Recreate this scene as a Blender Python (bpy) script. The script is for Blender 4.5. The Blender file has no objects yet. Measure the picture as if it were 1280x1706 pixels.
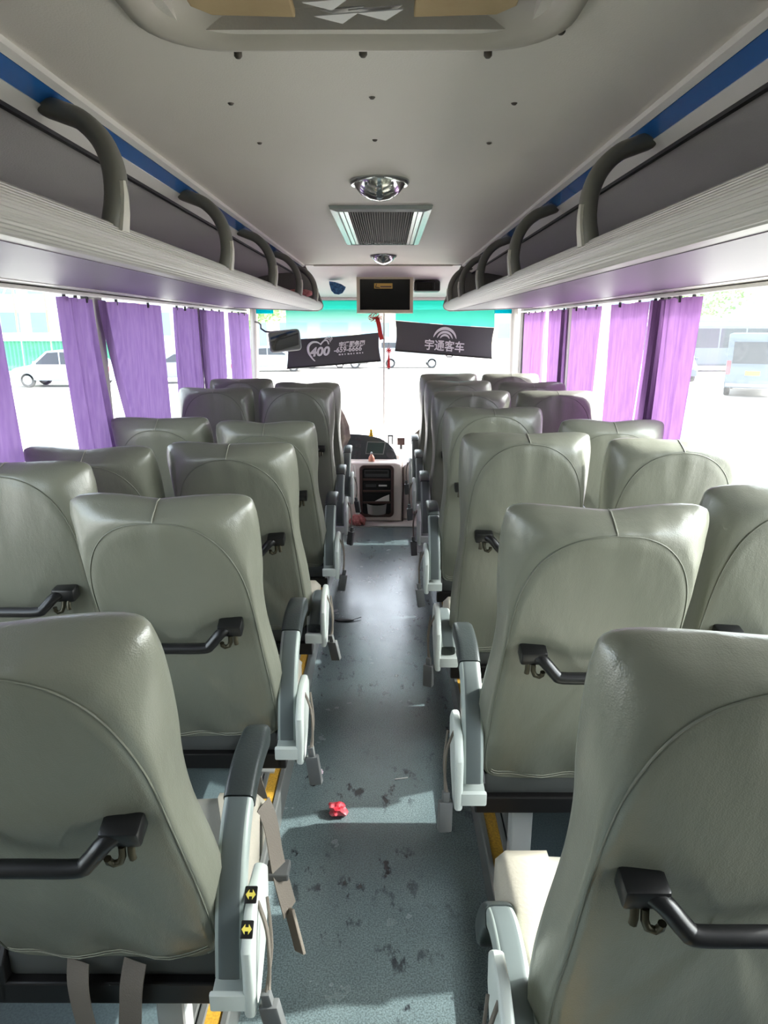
import bpy, bmesh, math, random
from mathutils import Vector, Matrix, noise

random.seed(7)
sc = bpy.context.scene
COL = sc.collection
R = math.radians

# ------------------------------------------------------------------ camera
cam_d = bpy.data.cameras.new('camera')
cam = bpy.data.objects.new('camera', cam_d)
COL.objects.link(cam)
cam_d.sensor_fit = 'HORIZONTAL'
cam_d.sensor_width = 36.0
cam_d.lens = 36.0 * 1150.0 / 1280.0
cam_d.clip_start = 0.03
cam_d.clip_end = 400
cam.location = (0.03, 0.0, 1.60)
cam.rotation_euler = (R(90 - 15.0), 0, R(0.25))
sc.camera = cam

# ------------------------------------------------------------------ world, sun, exposure
SUN_EL, SUN_AZ = 40.0, 83.0          # azimuth clockwise from the bus's nose (+Y): from the right
world = bpy.data.worlds.new('sky')
sc.world = world
world.use_nodes = True
wn = world.node_tree
wn.nodes.clear()
wo = wn.nodes.new('ShaderNodeOutputWorld')
wb = wn.nodes.new('ShaderNodeBackground')
sky = wn.nodes.new('ShaderNodeTexSky')
sky.sky_type = 'NISHITA'
sky.sun_disc = False
sky.sun_elevation = R(SUN_EL)
sky.sun_rotation = R(SUN_AZ)
sky.dust_density = 3.0
sky.air_density = 1.0
hs = wn.nodes.new('ShaderNodeHueSaturation')
hs.inputs['Saturation'].default_value = 0.30
wn.links.new(sky.outputs[0], hs.inputs['Color'])
wn.links.new(hs.outputs[0], wb.inputs['Color'])
wb.inputs['Strength'].default_value = 1.35
wn.links.new(wb.outputs[0], wo.inputs[0])

sun_d = bpy.data.lights.new('sun', 'SUN')
sun_d.energy = 6.5
sun_d.angle = R(0.7)
sun_d.color = (1.0, 0.96, 0.90)
sun = bpy.data.objects.new('sun', sun_d)
COL.objects.link(sun)
sd = Vector((math.sin(R(SUN_AZ)) * math.cos(R(SUN_EL)), math.cos(R(SUN_AZ)) * math.cos(R(SUN_EL)), math.sin(R(SUN_EL))))
sun.rotation_euler = (-sd).to_track_quat('-Z', 'Y').to_euler()
sun.location = (6, 0, 9)

vs = sc.view_settings
vs.view_transform = 'Standard'
vs.look = 'None'
vs.gamma = 1.0
vs.use_curve_mapping = False
vs.exposure = 0.50
sc.cycles.max_bounces = 10
sc.cycles.diffuse_bounces = 6
sc.cycles.glossy_bounces = 4
sc.cycles.transparent_max_bounces = 16
sc.cycles.sample_clamp_indirect = 8.0
sc.cycles.caustics_reflective = False
sc.cycles.caustics_refractive = False


# ------------------------------------------------------------------ materials
def lin(c):
    return tuple(((v / 255) / 12.92 if v / 255 <= 0.04045 else ((v / 255 + 0.055) / 1.055) ** 2.4) for v in c) + (1,)


def mat(name, rgb, rough=0.5, metal=0.0, spec=0.5, bump=None, var=None, coat=0.0):
    """bump=(scale, strength); var=(scale, second rgb, amount)"""
    m = bpy.data.materials.new(name)
    m.use_nodes = True
    nt = m.node_tree
    p = nt.nodes['Principled BSDF']
    p.inputs['Base Color'].default_value = lin(rgb)
    p.inputs['Roughness'].default_value = rough
    p.inputs['Metallic'].default_value = metal
    p.inputs['Specular IOR Level'].default_value = spec
    p.inputs['Coat Weight'].default_value = coat
    tc = nt.nodes.new('ShaderNodeTexCoord')
    if var:
        n = nt.nodes.new('ShaderNodeTexNoise')
        n.inputs['Scale'].default_value = var[0]
        n.inputs['Detail'].default_value = 5
        nt.links.new(tc.outputs['Object'], n.inputs['Vector'])
        r = nt.nodes.new('ShaderNodeValToRGB')
        r.color_ramp.elements[0].position = 0.5 - var[2] / 2
        r.color_ramp.elements[1].position = 0.5 + var[2] / 2
        r.color_ramp.elements[0].color = lin(rgb)
        r.color_ramp.elements[1].color = lin(var[1])
        nt.links.new(n.outputs['Fac'], r.inputs[0])
        nt.links.new(r.outputs[0], p.inputs['Base Color'])
    if bump:
        n2 = nt.nodes.new('ShaderNodeTexNoise')
        n2.inputs['Scale'].default_value = bump[0]
        n2.inputs['Detail'].default_value = 4
        nt.links.new(tc.outputs['Object'], n2.inputs['Vector'])
        b = nt.nodes.new('ShaderNodeBump')
        b.inputs['Strength'].default_value = bump[1]
        b.inputs['Distance'].default_value = 0.01
        nt.links.new(n2.outputs['Fac'], b.inputs['Height'])
        nt.links.new(b.outputs[0], p.inputs['Normal'])
    return m


def leather_mat():
    m = mat('seat_leather', (125, 126, 113), 0.31, spec=0.75, var=(3.0, (113, 115, 103), 0.7))
    nt = m.node_tree
    p = nt.nodes['Principled BSDF']
    tc = [n for n in nt.nodes if n.type == 'TEX_COORD'][0]
    a = nt.nodes.new('ShaderNodeTexVoronoi'); a.inputs['Scale'].default_value = 420
    b = nt.nodes.new('ShaderNodeTexNoise'); b.inputs['Scale'].default_value = 16; b.inputs['Detail'].default_value = 4
    mp = nt.nodes.new('ShaderNodeMapping'); mp.inputs['Scale'].default_value = (1.0, 1.0, 0.35)
    nt.links.new(tc.outputs['Object'], a.inputs['Vector'])
    nt.links.new(tc.outputs['Object'], mp.inputs['Vector'])
    nt.links.new(mp.outputs[0], b.inputs['Vector'])
    b1 = nt.nodes.new('ShaderNodeBump'); b1.inputs['Strength'].default_value = 0.10; b1.inputs['Distance'].default_value = 0.003
    b2 = nt.nodes.new('ShaderNodeBump'); b2.inputs['Strength'].default_value = 0.16; b2.inputs['Distance'].default_value = 0.02
    nt.links.new(a.outputs['Distance'], b1.inputs['Height'])
    nt.links.new(b.outputs['Fac'], b2.inputs['Height'])
    nt.links.new(b1.outputs[0], b2.inputs['Normal'])
    nt.links.new(b2.outputs[0], p.inputs['Normal'])
    return m


def floor_mat():
    m = bpy.data.materials.new('blue_grey_vinyl')
    m.use_nodes = True
    nt = m.node_tree
    p = nt.nodes['Principled BSDF']
    tc = nt.nodes.new('ShaderNodeTexCoord')

    def noise_n(scale, det, stretch=None):
        n = nt.nodes.new('ShaderNodeTexNoise')
        n.inputs['Scale'].default_value = scale
        n.inputs['Detail'].default_value = det
        n.inputs['Roughness'].default_value = 0.65
        if stretch:
            mp = nt.nodes.new('ShaderNodeMapping')
            mp.inputs['Scale'].default_value = stretch
            mp.inputs['Rotation'].default_value = (0, 0, 0.5)
            nt.links.new(tc.outputs['Object'], mp.inputs['Vector'])
            nt.links.new(mp.outputs[0], n.inputs['Vector'])
        else:
            nt.links.new(tc.outputs['Object'], n.inputs['Vector'])
        return n

    def ramp(src, stops):
        r = nt.nodes.new('ShaderNodeValToRGB')
        while len(r.color_ramp.elements) < len(stops):
            r.color_ramp.elements.new(0.5)
        for e, (pos, c) in zip(r.color_ramp.elements, stops):
            e.position = pos
            e.color = c
        nt.links.new(src, r.inputs[0])
        return r
    big = ramp(noise_n(7, 6).outputs['Fac'], [(0.3, lin((106, 122, 126))), (0.7, lin((118, 134, 137)))])
    speck = ramp(noise_n(230, 2).outputs['Fac'], [(0.40, (0.55, 0.55, 0.55, 1)), (0.60, (1.25, 1.25, 1.25, 1))])
    mul = nt.nodes.new('ShaderNodeMixRGB'); mul.blend_type = 'MULTIPLY'; mul.inputs[0].default_value = 0.8
    nt.links.new(big.outputs[0], mul.inputs[1]); nt.links.new(speck.outputs[0], mul.inputs[2])
    # scuffs: dark strokes worn into the middle of the aisle
    sc1 = ramp(noise_n(22, 8, (1.0, 0.5, 1)).outputs['Fac'], [(0.565, (0, 0, 0, 1)), (0.63, (1, 1, 1, 1))])
    sc2 = ramp(noise_n(2.2, 2).outputs['Fac'], [(0.44, (0, 0, 0, 1)), (0.56, (1, 1, 1, 1))])
    smul = nt.nodes.new('ShaderNodeMixRGB'); smul.blend_type = 'MULTIPLY'; smul.inputs[0].default_value = 1
    nt.links.new(sc1.outputs[0], smul.inputs[1]); nt.links.new(sc2.outputs[0], smul.inputs[2])
    fin = nt.nodes.new('ShaderNodeMixRGB')
    nt.links.new(smul.outputs[0], fin.inputs[0])
    nt.links.new(mul.outputs[0], fin.inputs[1])
    fin.inputs[2].default_value = lin((48, 52, 58))
    nt.links.new(fin.outputs[0], p.inputs['Base Color'])
    rr = ramp(noise_n(5, 4).outputs['Fac'], [(0.3, (0.22, 0.22, 0.22, 1)), (0.7, (0.28, 0.28, 0.28, 1))])
    nt.links.new(rr.outputs[0], p.inputs['Roughness'])
    p.inputs['Specular IOR Level'].default_value = 0.9
    p.inputs['Coat Weight'].default_value = 0.35
    p.inputs['Coat Roughness'].default_value = 0.18
    bp = nt.nodes.new('ShaderNodeBump'); bp.inputs['Strength'].default_value = 0.06; bp.inputs['Distance'].default_value = 0.003
    nt.links.new(speck.outputs[0], bp.inputs['Height'])
    nt.links.new(bp.outputs[0], p.inputs['Normal'])
    return m


def glass_mat(name, tint=(245, 250, 248), gloss=0.06, haze=0.0):
    m = bpy.data.materials.new(name)
    m.use_nodes = True
    nt = m.node_tree
    nt.nodes.clear()
    o = nt.nodes.new('ShaderNodeOutputMaterial')
    t = nt.nodes.new('ShaderNodeBsdfTransparent'); t.inputs[0].default_value = lin(tint)
    g = nt.nodes.new('ShaderNodeBsdfGlossy'); g.inputs['Roughness'].default_value = 0.03
    mx = nt.nodes.new('ShaderNodeMixShader'); mx.inputs[0].default_value = gloss
    nt.links.new(t.outputs[0], mx.inputs[1]); nt.links.new(g.outputs[0], mx.inputs[2])
    last = mx
    if haze:
        d = nt.nodes.new('ShaderNodeBsdfTranslucent'); d.inputs[0].default_value = (0.95, 0.95, 0.95, 1)
        m2 = nt.nodes.new('ShaderNodeMixShader'); m2.inputs[0].default_value = haze
        nt.links.new(mx.outputs[0], m2.inputs[1]); nt.links.new(d.outputs[0], m2.inputs[2])
        last = m2
    nt.links.new(last.outputs[0], o.inputs[0])
    return m


def cloth_mat(name, rgb, trans=0.45, var=None):
    m = bpy.data.materials.new(name)
    m.use_nodes = True
    nt = m.node_tree
    nt.nodes.clear()
    o = nt.nodes.new('ShaderNodeOutputMaterial')
    d = nt.nodes.new('ShaderNodeBsdfDiffuse'); d.inputs[0].default_value = lin(rgb)
    t = nt.nodes.new('ShaderNodeBsdfTranslucent'); t.inputs[0].default_value = lin(rgb)
    mx = nt.nodes.new('ShaderNodeMixShader'); mx.inputs[0].default_value = trans
    nt.links.new(d.outputs[0], mx.inputs[1]); nt.links.new(t.outputs[0], mx.inputs[2])
    nt.links.new(mx.outputs[0], o.inputs[0])
    if var:
        tc = nt.nodes.new('ShaderNodeTexCoord')
        mp = nt.nodes.new('ShaderNodeMapping'); mp.inputs['Scale'].default_value = (1, 1, 0.12)
        n = nt.nodes.new('ShaderNodeTexNoise'); n.inputs['Scale'].default_value = 60
        r = nt.nodes.new('ShaderNodeValToRGB')
        r.color_ramp.elements[0].color = lin(rgb); r.color_ramp.elements[1].color = lin(var)
        r.color_ramp.elements[0].position = 0.35; r.color_ramp.elements[1].position = 0.65
        nt.links.new(tc.outputs['Object'], mp.inputs[0]); nt.links.new(mp.outputs[0], n.inputs['Vector'])
        nt.links.new(n.outputs['Fac'], r.inputs[0])
        nt.links.new(r.outputs[0], d.inputs[0]); nt.links.new(r.outputs[0], t.inputs[0])
    return m


def film_mat(name, z0, z1, clear, deep):
    """dyed sun-shade film whose dye thins towards its lower edge (z0 .. z1 in object space)"""
    m = bpy.data.materials.new(name)
    m.use_nodes = True
    nt = m.node_tree
    nt.nodes.clear()
    o = nt.nodes.new('ShaderNodeOutputMaterial')
    tc = nt.nodes.new('ShaderNodeTexCoord')
    sp = nt.nodes.new('ShaderNodeSeparateXYZ')
    mr = nt.nodes.new('ShaderNodeMapRange')
    mr.inputs['From Min'].default_value = z0; mr.inputs['From Max'].default_value = z1
    r = nt.nodes.new('ShaderNodeValToRGB')
    r.color_ramp.elements[0].color = lin(clear); r.color_ramp.elements[1].color = lin(deep)
    nt.links.new(tc.outputs['Object'], sp.inputs[0]); nt.links.new(sp.outputs['Z'], mr.inputs['Value'])
    nt.links.new(mr.outputs[0], r.inputs[0])
    t = nt.nodes.new('ShaderNodeBsdfTransparent'); nt.links.new(r.outputs[0], t.inputs[0])
    d = nt.nodes.new('ShaderNodeBsdfTranslucent'); nt.links.new(r.outputs[0], d.inputs[0])
    mx = nt.nodes.new('ShaderNodeMixShader'); mx.inputs[0].default_value = 0.55
    nt.links.new(t.outputs[0], mx.inputs[1]); nt.links.new(d.outputs[0], mx.inputs[2])
    nt.links.new(mx.outputs[0], o.inputs[0])
    return m


M = {}
M['leather'] = leather_mat()
M['seam'] = mat('seat_seam', (112, 114, 102), 0.6)
M['stitch'] = mat('seat_stitch', (160, 160, 146), 0.7)
M['cushion'] = mat('seat_cushion_vinyl', (158, 157, 148), 0.42, bump=(120, 0.08))
M['cushion_wing'] = mat('seat_cushion_wing_vinyl', (190, 183, 168), 0.42, bump=(120, 0.08))
M['underskirt'] = mat('seat_underskirt_fabric', (78, 80, 78), 0.7)
M['black'] = mat('black_plastic', (22, 22, 23), 0.32)
M['blackmetal'] = mat('black_painted_steel', (20, 18, 18), 0.4)
M['hook'] = mat('dark_bronze_hook', (70, 66, 52), 0.35, metal=0.6)
M['armmint'] = mat('pale_mint_plastic', (160, 170, 165), 0.35)
M['armgrey'] = mat('slate_grey_arm_cover', (92, 100, 100), 0.38)
M['armpad'] = mat('dark_arm_pad', (50, 56, 56), 0.33, bump=(200, 0.1))
M['whiteplastic'] = mat('white_plastic', (206, 213, 207), 0.35)
M['yellow'] = mat('yellow_strip', (206, 160, 48), 0.6, var=(160, (150, 112, 40), 0.5))
M['arrow'] = mat('yellow_arrow_print', (232, 214, 96), 0.5)
M['belt'] = mat('grey_brown_webbing', (118, 110, 100), 0.75, bump=(300, 0.2))
M['buckle'] = mat('grey_buckle', (96, 98, 98), 0.4)
M['legmetal'] = mat('light_grey_steel', (198, 200, 200), 0.35, metal=0.2)
M['floor'] = floor_mat()
M['floordark'] = mat('dark_blue_grey_vinyl', (70, 84, 88), 0.45, var=(200, (92, 106, 110), 0.4))
M['sunfloor'] = mat('sunlit_floor_tone', (205, 200, 198), 0.5)  # overexposed sunlight put into the pale colour of the front floor
M['alutrim'] = mat('aluminium_edge_trim', (150, 152, 150), 0.35, metal=0.7)
M['ceiling'] = mat('ceiling_vinyl', (224, 219, 209), 0.6, bump=(260, 0.10), var=(1.6, (216, 210, 201), 0.6))
M['ceilframe'] = mat('ceiling_moulding', (190, 184, 172), 0.5)
M['screw'] = mat('dull_screw', (88, 82, 74), 0.45, metal=0.5)
M['hatchbrown'] = mat('hatch_cardboard', (196, 174, 134), 0.8, var=(9, (176, 152, 112), 0.5))
M['chrome'] = mat('chrome', (226, 226, 224), 0.12, metal=1.0)
M['alu'] = mat('brushed_aluminium', (198, 202, 200), 0.22, metal=0.9)
M['ventdark'] = mat('vent_dark', (24, 23, 22), 0.7)
M['slat'] = mat('vent_slat', (70, 64, 58), 0.7)
M['rack'] = mat('rack_grey_plastic', (188, 186, 180), 0.38)
M['rackunder'] = mat('rack_underside_curtain_tint', (100, 91, 104), 0.42)  # reflection of the curtains put into this mauve tone
M['rackback'] = mat('rack_lining_carpet', (196, 194, 192), 0.75, bump=(220, 0.15))
M['rackwhite'] = mat('rack_white_trim', (222, 220, 214), 0.3)
M['rackblue'] = mat('rack_blue_gloss', (40, 100, 168), 0.10, coat=0.6)
M['handle'] = mat('grey_grab_arch', (112, 112, 104), 0.42)
M['handlecap'] = mat('pale_arch_foot', (204, 202, 190), 0.4)
M['wall'] = mat('side_wall_vinyl', (176, 174, 168), 0.55, bump=(200, 0.1))
M['rubber'] = mat('window_rubber', (34, 34, 36), 0.6)
M['pillar'] = mat('pillar_vinyl', (186, 182, 178), 0.5)
M['glass'] = glass_mat('clear_window_glass', (246, 250, 250), 0.05)
M['glasshaze'] = glass_mat('dusty_window_glass', (246, 250, 250), 0.04, 0.012)
M['purple'] = cloth_mat('purple_curtain', (142, 113, 162), 0.42, (130, 100, 152))
M['purple2'] = cloth_mat('pinkish_purple_curtain', (148, 108, 158), 0.32, (136, 97, 148))
M['header'] = mat('front_header_plastic', (214, 206, 202), 0.45)
M['tvframe'] = mat('cream_tv_frame', (204, 194, 168), 0.4)
M['screen'] = mat('black_screen', (14, 14, 13), 0.15)
M['plate'] = mat('gold_label', (206, 170, 84), 0.4)
M['banner'] = mat('charcoal_shade_fabric', (74, 74, 76), 0.8, bump=(200, 0.1))
M['print'] = mat('silver_print', (214, 214, 216), 0.6)
M['film_l'] = film_mat('aqua_shade_film', 1.50, 1.76, (176, 190, 186), (30, 138, 124))
M['film_r'] = film_mat('aqua_shade_film_dense', 1.50, 1.80, (84, 168, 154), (28, 138, 124))
M['film_c'] = film_mat('aqua_corner_film', 1.70, 1.72, (230, 240, 240), (30, 170, 180))
M['red'] = mat('red_ribbon', (206, 46, 42), 0.5)
M['redwrap'] = mat('red_wrapper', (206, 30, 52), 0.3, var=(40, (236, 120, 130), 0.3))
M['pinkwrap'] = mat('pale_pink_wrapper', (232, 214, 226), 0.4)
M['mirror'] = mat('mirror_glass', (200, 206, 204), 0.03, metal=1.0)
M['mirrorframe'] = mat('grey_mirror_frame', (120, 124, 122), 0.4)
M['bluesticker'] = mat('blue_patterned_sticker', (22, 50, 92), 0.4, var=(60, (74, 130, 176), 0.35))
M['dashwhite'] = mat('cream_dashboard', (244, 234, 228), 0.45)
M['dashdark'] = mat('dark_dash_panel', (58, 64, 66), 0.4)
M['bezel'] = mat('maroon_brown_bezel', (86, 66, 62), 0.4)
M['slot'] = mat('slot_black', (20, 18, 18), 0.5)
M['radio'] = mat('radio_grey', (70, 70, 72), 0.35)
M['lcd'] = mat('dash_lcd', (66, 80, 76), 0.15)
M['gold'] = mat('gold_ornament', (222, 180, 60), 0.25, metal=0.8)
M['copper'] = mat('pink_copper_ornament', (214, 150, 128), 0.3, metal=0.4)
M['greycup'] = mat('grey_cup', (150, 150, 146), 0.35)
M['paper'] = mat('white_paper', (232, 230, 226), 0.7)
M['mopstick'] = mat('white_mop_handle', (222, 218, 212), 0.4)
M['mophead'] = mat('dusty_pink_mop', (172, 92, 92), 0.9, var=(60, (206, 140, 138), 0.4))
M['jacket'] = mat('tan_grey_cloth', (214, 196, 176), 0.85, var=(12, (112, 108, 104), 0.5))
M['greyrail'] = mat('grey_brown_rail', (140, 128, 112), 0.4)
M['ground'] = mat('pale_concrete_ground', (172, 167, 160), 0.8, var=(0.4, (184, 178, 172), 0.8))
M['carwhite'] = mat('white_car_paint', (146, 156, 164), 0.25, coat=0.5)
M['carsilver'] = mat('silver_car_paint', (118, 126, 132), 0.25, coat=0.5)
M['carpale'] = mat('pale_blue_white_paint', (86, 97, 107), 0.45, coat=0.0)
M['cardark'] = mat('dark_car_paint', (88, 90, 94), 0.25, coat=0.5)
M['carglass'] = mat('car_window_glass', (50, 58, 66), 0.12)
M['tyre'] = mat('tyre_rubber', (54, 56, 58), 0.8)
M['rim'] = mat('alloy_rim', (190, 194, 198), 0.3, metal=0.4)
M['tail'] = mat('red_tail_light', (214, 70, 80), 0.3)
M['plateyellow'] = mat('yellow_plate', (236, 196, 60), 0.5)
M['busyellow'] = mat('yellow_bus_paint', (236, 220, 130), 0.35)
M['fence'] = mat('green_fence_sheet', (76, 150, 120), 0.6)
M['fencetop'] = mat('white_fence_coping', (232, 232, 230), 0.6)
M['bldg'] = mat('pale_blue_building', (176, 190, 204), 0.7)
M['bldg2'] = mat('cream_building', (214, 206, 190), 0.7)
M['bwin'] = mat('building_window', (120, 144, 164), 0.15)
M['scaff'] = mat('red_scaffold', (220, 130, 104), 0.6)
M['scaffw'] = mat('white_scaffold', (232, 232, 232), 0.6)
M['leaf'] = mat('tree_leaves', (112, 150, 92), 0.8, var=(3, (140, 176, 110), 0.5))
M['bark'] = mat('tree_bark', (112, 96, 80), 0.9)
M['bolt'] = mat('dark_glider', (30, 30, 32), 0.5)


# ------------------------------------------------------------------ mesh helpers
class MB:
    def __init__(self):
        self.bm = bmesh.new()

    def box(self, x0, x1, y0, y1, z0, z1, bevel=0.0, seg=2):
        vs_ = [self.bm.verts.new(p) for p in ((x0, y0, z0), (x1, y0, z0), (x1, y1, z0), (x0, y1, z0),
                                              (x0, y0, z1), (x1, y0, z1), (x1, y1, z1), (x0, y1, z1))]
        fs = [self.bm.faces.new([vs_[i] for i in q]) for q in
              ((3, 2, 1, 0), (4, 5, 6, 7), (0, 1, 5, 4), (1, 2, 6, 5), (2, 3, 7, 6), (3, 0, 4, 7))]
        if bevel:
            es = list({e for f in fs for e in f.edges})
            bmesh.ops.bevel(self.bm, geom=es, offset=bevel, segments=seg, profile=0.5, affect='EDGES')
        return self

    def poly(self, pts, axis, a, b, bevel=0.0, seg=2):
        """extrude a 2D polygon along axis from a to b. axis x: pts=(y,z); y: (x,z); z: (x,y)"""
        def mk(p, t):
            return {'x': (t, p[0], p[1]), 'y': (p[0], t, p[1]), 'z': (p[0], p[1], t)}[axis]
        va = [self.bm.verts.new(mk(p, a)) for p in pts]
        vb = [self.bm.verts.new(mk(p, b)) for p in pts]
        n = len(pts)
        fs = [self.bm.faces.new(va), self.bm.faces.new(vb[::-1])]
        for i in range(n):
            fs.append(self.bm.faces.new([va[i], vb[i], vb[(i + 1) % n], va[(i + 1) % n]]))
        bmesh.ops.recalc_face_normals(self.bm, faces=fs)
        if bevel:
            es = list({e for f in fs[:2] for e in f.edges})
            bmesh.ops.bevel(self.bm, geom=es, offset=bevel, segments=seg, profile=0.5, affect='EDGES')
        return self

    def tube(self, pts, r, seg=10, closed=False, caps=True):
        pts = [Vector(p) for p in pts]
        n = len(pts)
        rs = r if isinstance(r, (list, tuple)) else [r] * n
        rings = []
        up = None
        for i, p in enumerate(pts):
            if closed:
                t = pts[(i + 1) % n] - pts[i - 1]
            else:
                t = pts[min(i + 1, n - 1)] - pts[max(i - 1, 0)]
            t.normalize()
            if up is None:
                up = Vector((0, 0, 1)) if abs(t.z) < 0.9 else Vector((1, 0, 0))
            s = t.cross(up)
            if s.length < 1e-6:
                s = t.orthogonal()
            s.normalize()
            up = s.cross(t).normalized()
            rings.append([self.bm.verts.new(p + (s * math.cos(2 * math.pi * k / seg) + up * math.sin(2 * math.pi * k / seg)) * rs[i])
                          for k in range(seg)])
        m_ = n if closed else n - 1
        for i in range(m_):
            a, b = rings[i], rings[(i + 1) % n]
            for k in range(seg):
                self.bm.faces.new([a[k], a[(k + 1) % seg], b[(k + 1) % seg], b[k]])
        if caps and not closed:
            self.bm.faces.new(rings[0][::-1]); self.bm.faces.new(rings[-1])
        return self

    def loft(self, rings, closed_ring=True, caps=False, close_path=False):
        """rings: lists of points of equal length"""
        vr = [[self.bm.verts.new(p) for p in r] for r in rings]
        n = len(rings[0])
        for i in range(len(vr) if close_path else len(vr) - 1):
            a, b = vr[i], vr[(i + 1) % len(vr)]
            for k in range(n if closed_ring else n - 1):
                self.bm.faces.new([a[k], a[(k + 1) % n], b[(k + 1) % n], b[k]])
        if caps:
            self.bm.faces.new(vr[0][::-1]); self.bm.faces.new(vr[-1])
        return self

    def lathe(self, prof, seg=24, centre=(0, 0, 0), axis='z'):
        rings = []
        for k in range(seg):
            a = 2 * math.pi * k / seg
            ring = []
            for r, h in prof:
                if axis == 'z':
                    p = (centre[0] + r * math.cos(a), centre[1] + r * math.sin(a), centre[2] + h)
                elif axis == 'y':
                    p = (centre[0] + r * math.cos(a), centre[1] + h, centre[2] + r * math.sin(a))
                else:
                    p = (centre[0] + h, centre[1] + r * math.cos(a), centre[2] + r * math.sin(a))
                ring.append(p)
            rings.append(ring)
        self.loft(rings, closed_ring=False, close_path=True)
        return self

    def build(self, name, m, parent=None, smooth=None, recalc=True):
        if recalc:
            bmesh.ops.recalc_face_normals(self.bm, faces=self.bm.faces)
        me = bpy.data.meshes.new(name)
        self.bm.to_mesh(me)
        self.bm.free()
        if m:
            me.materials.append(M[m])
        if smooth is not None:
            for p in me.polygons:
                p.use_smooth = True
            if smooth < 180:
                me.set_sharp_from_angle(angle=R(smooth))
        o = bpy.data.objects.new(name, me)
        COL.objects.link(o)
        if parent:
            o.parent = parent
        return o


def tag(o, label=None, cat=None, group=None, kind=None):
    if label: o['label'] = label
    if cat: o['category'] = cat
    if group: o['group'] = group
    if kind: o['kind'] = kind
    return o


def thing(name, loc, label=None, cat=None, group=None, rz=0, kind=None):
    o = bpy.data.objects.new(name, None)
    COL.objects.link(o)
    o.location = loc
    o.rotation_euler = (0, 0, rz)
    o.empty_display_size = 0.05
    return tag(o, label, cat, group, kind)


def inst(src, parent, name=None, loc=None, rot=None):
    c = src.copy()
    COL.objects.link(c)
    c.parent = parent
    if name: c.name = name
    if loc is not None: c.location = loc
    if rot is not None: c.rotation_euler = rot
    return c


def copy_tree(o, parent=None):
    c = o.copy()
    COL.objects.link(c)
    c.parent = parent
    for ch in list(o.children):
        copy_tree(ch, c)
    return c


def cr(ctrl, sub):
    """Catmull-Rom through ctrl points (tuples), sub samples per span"""
    out = []
    n = len(ctrl)
    P = [Vector(c) for c in ctrl]
    for i in range(n - 1):
        p0, p1, p2, p3 = P[max(i - 1, 0)], P[i], P[i + 1], P[min(i + 2, n - 1)]
        for s in range(sub):
            t = s / sub
            out.append(0.5 * ((2 * p1) + (p2 - p0) * t + (2 * p0 - 5 * p1 + 4 * p2 - p3) * t * t + (3 * p1 - p0 - 3 * p2 + p3) * t ** 3))
    out.append(P[-1])
    return out


def struct(o):
    o['kind'] = 'structure'
    return o


# ------------------------------------------------------------------ shell of the bus
YB, YF = -1.7, 6.62          # rear wall, windscreen
WX = 1.235                   # inner face of the side walls
PZ = 0.10                    # seat platforms above the aisle
CZ = 2.05                    # ceiling

fl = struct(MB().box(-0.36, 0.36, YB, 5.49, -0.08, 0.0).build('floor', 'floor'))
fn = struct(MB().box(-1.24, 1.24, 5.49, 6.7, -0.10, -0.004).build('floor_front', 'sunfloor'))
MB().box(-0.33, 0.33, 5.475, 5.505, -0.02, 0.006, 0.003).build('step_nosing', 'alutrim', fn)
for s, side in ((-1, 'left'), (1, 'right')):
    pl = struct(MB().box(min(s * 0.335, s * 1.24), max(s * 0.335, s * 1.24), YB, 5.49, -0.08, PZ).build('floor_platform_' + side, 'floordark'))
    b = MB()
    prof = [(0.322, 0.0), (0.322, PZ + 0.004), (0.326, PZ + 0.010), (0.338, PZ + 0.010), (0.338, PZ + 0.0), (0.335, 0.0)]
    b.poly([(s * x, z) for x, z in prof], 'y', YB, 5.48)
    b.build('edge_trim', 'alutrim', pl)
    b = MB().box(min(s * 0.338, s * 0.375), max(s * 0.338, s * 0.375), YB, 5.48, PZ, PZ + 0.005)
    b.build('yellow_strip', 'yellow', pl)
    MB().box(min(s * 0.375, s * 0.392), max(s * 0.375, s * 0.392), YB, 5.48, PZ, PZ + 0.009, 0.003).build('edge_trim', 'alutrim', pl)
    MB().box(min(s * 0.396, s * 0.425), max(s * 0.396, s * 0.425), YB, 5.48, PZ, PZ + 0.012, 0.003).build('seat_rail', 'alutrim', pl)

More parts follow.
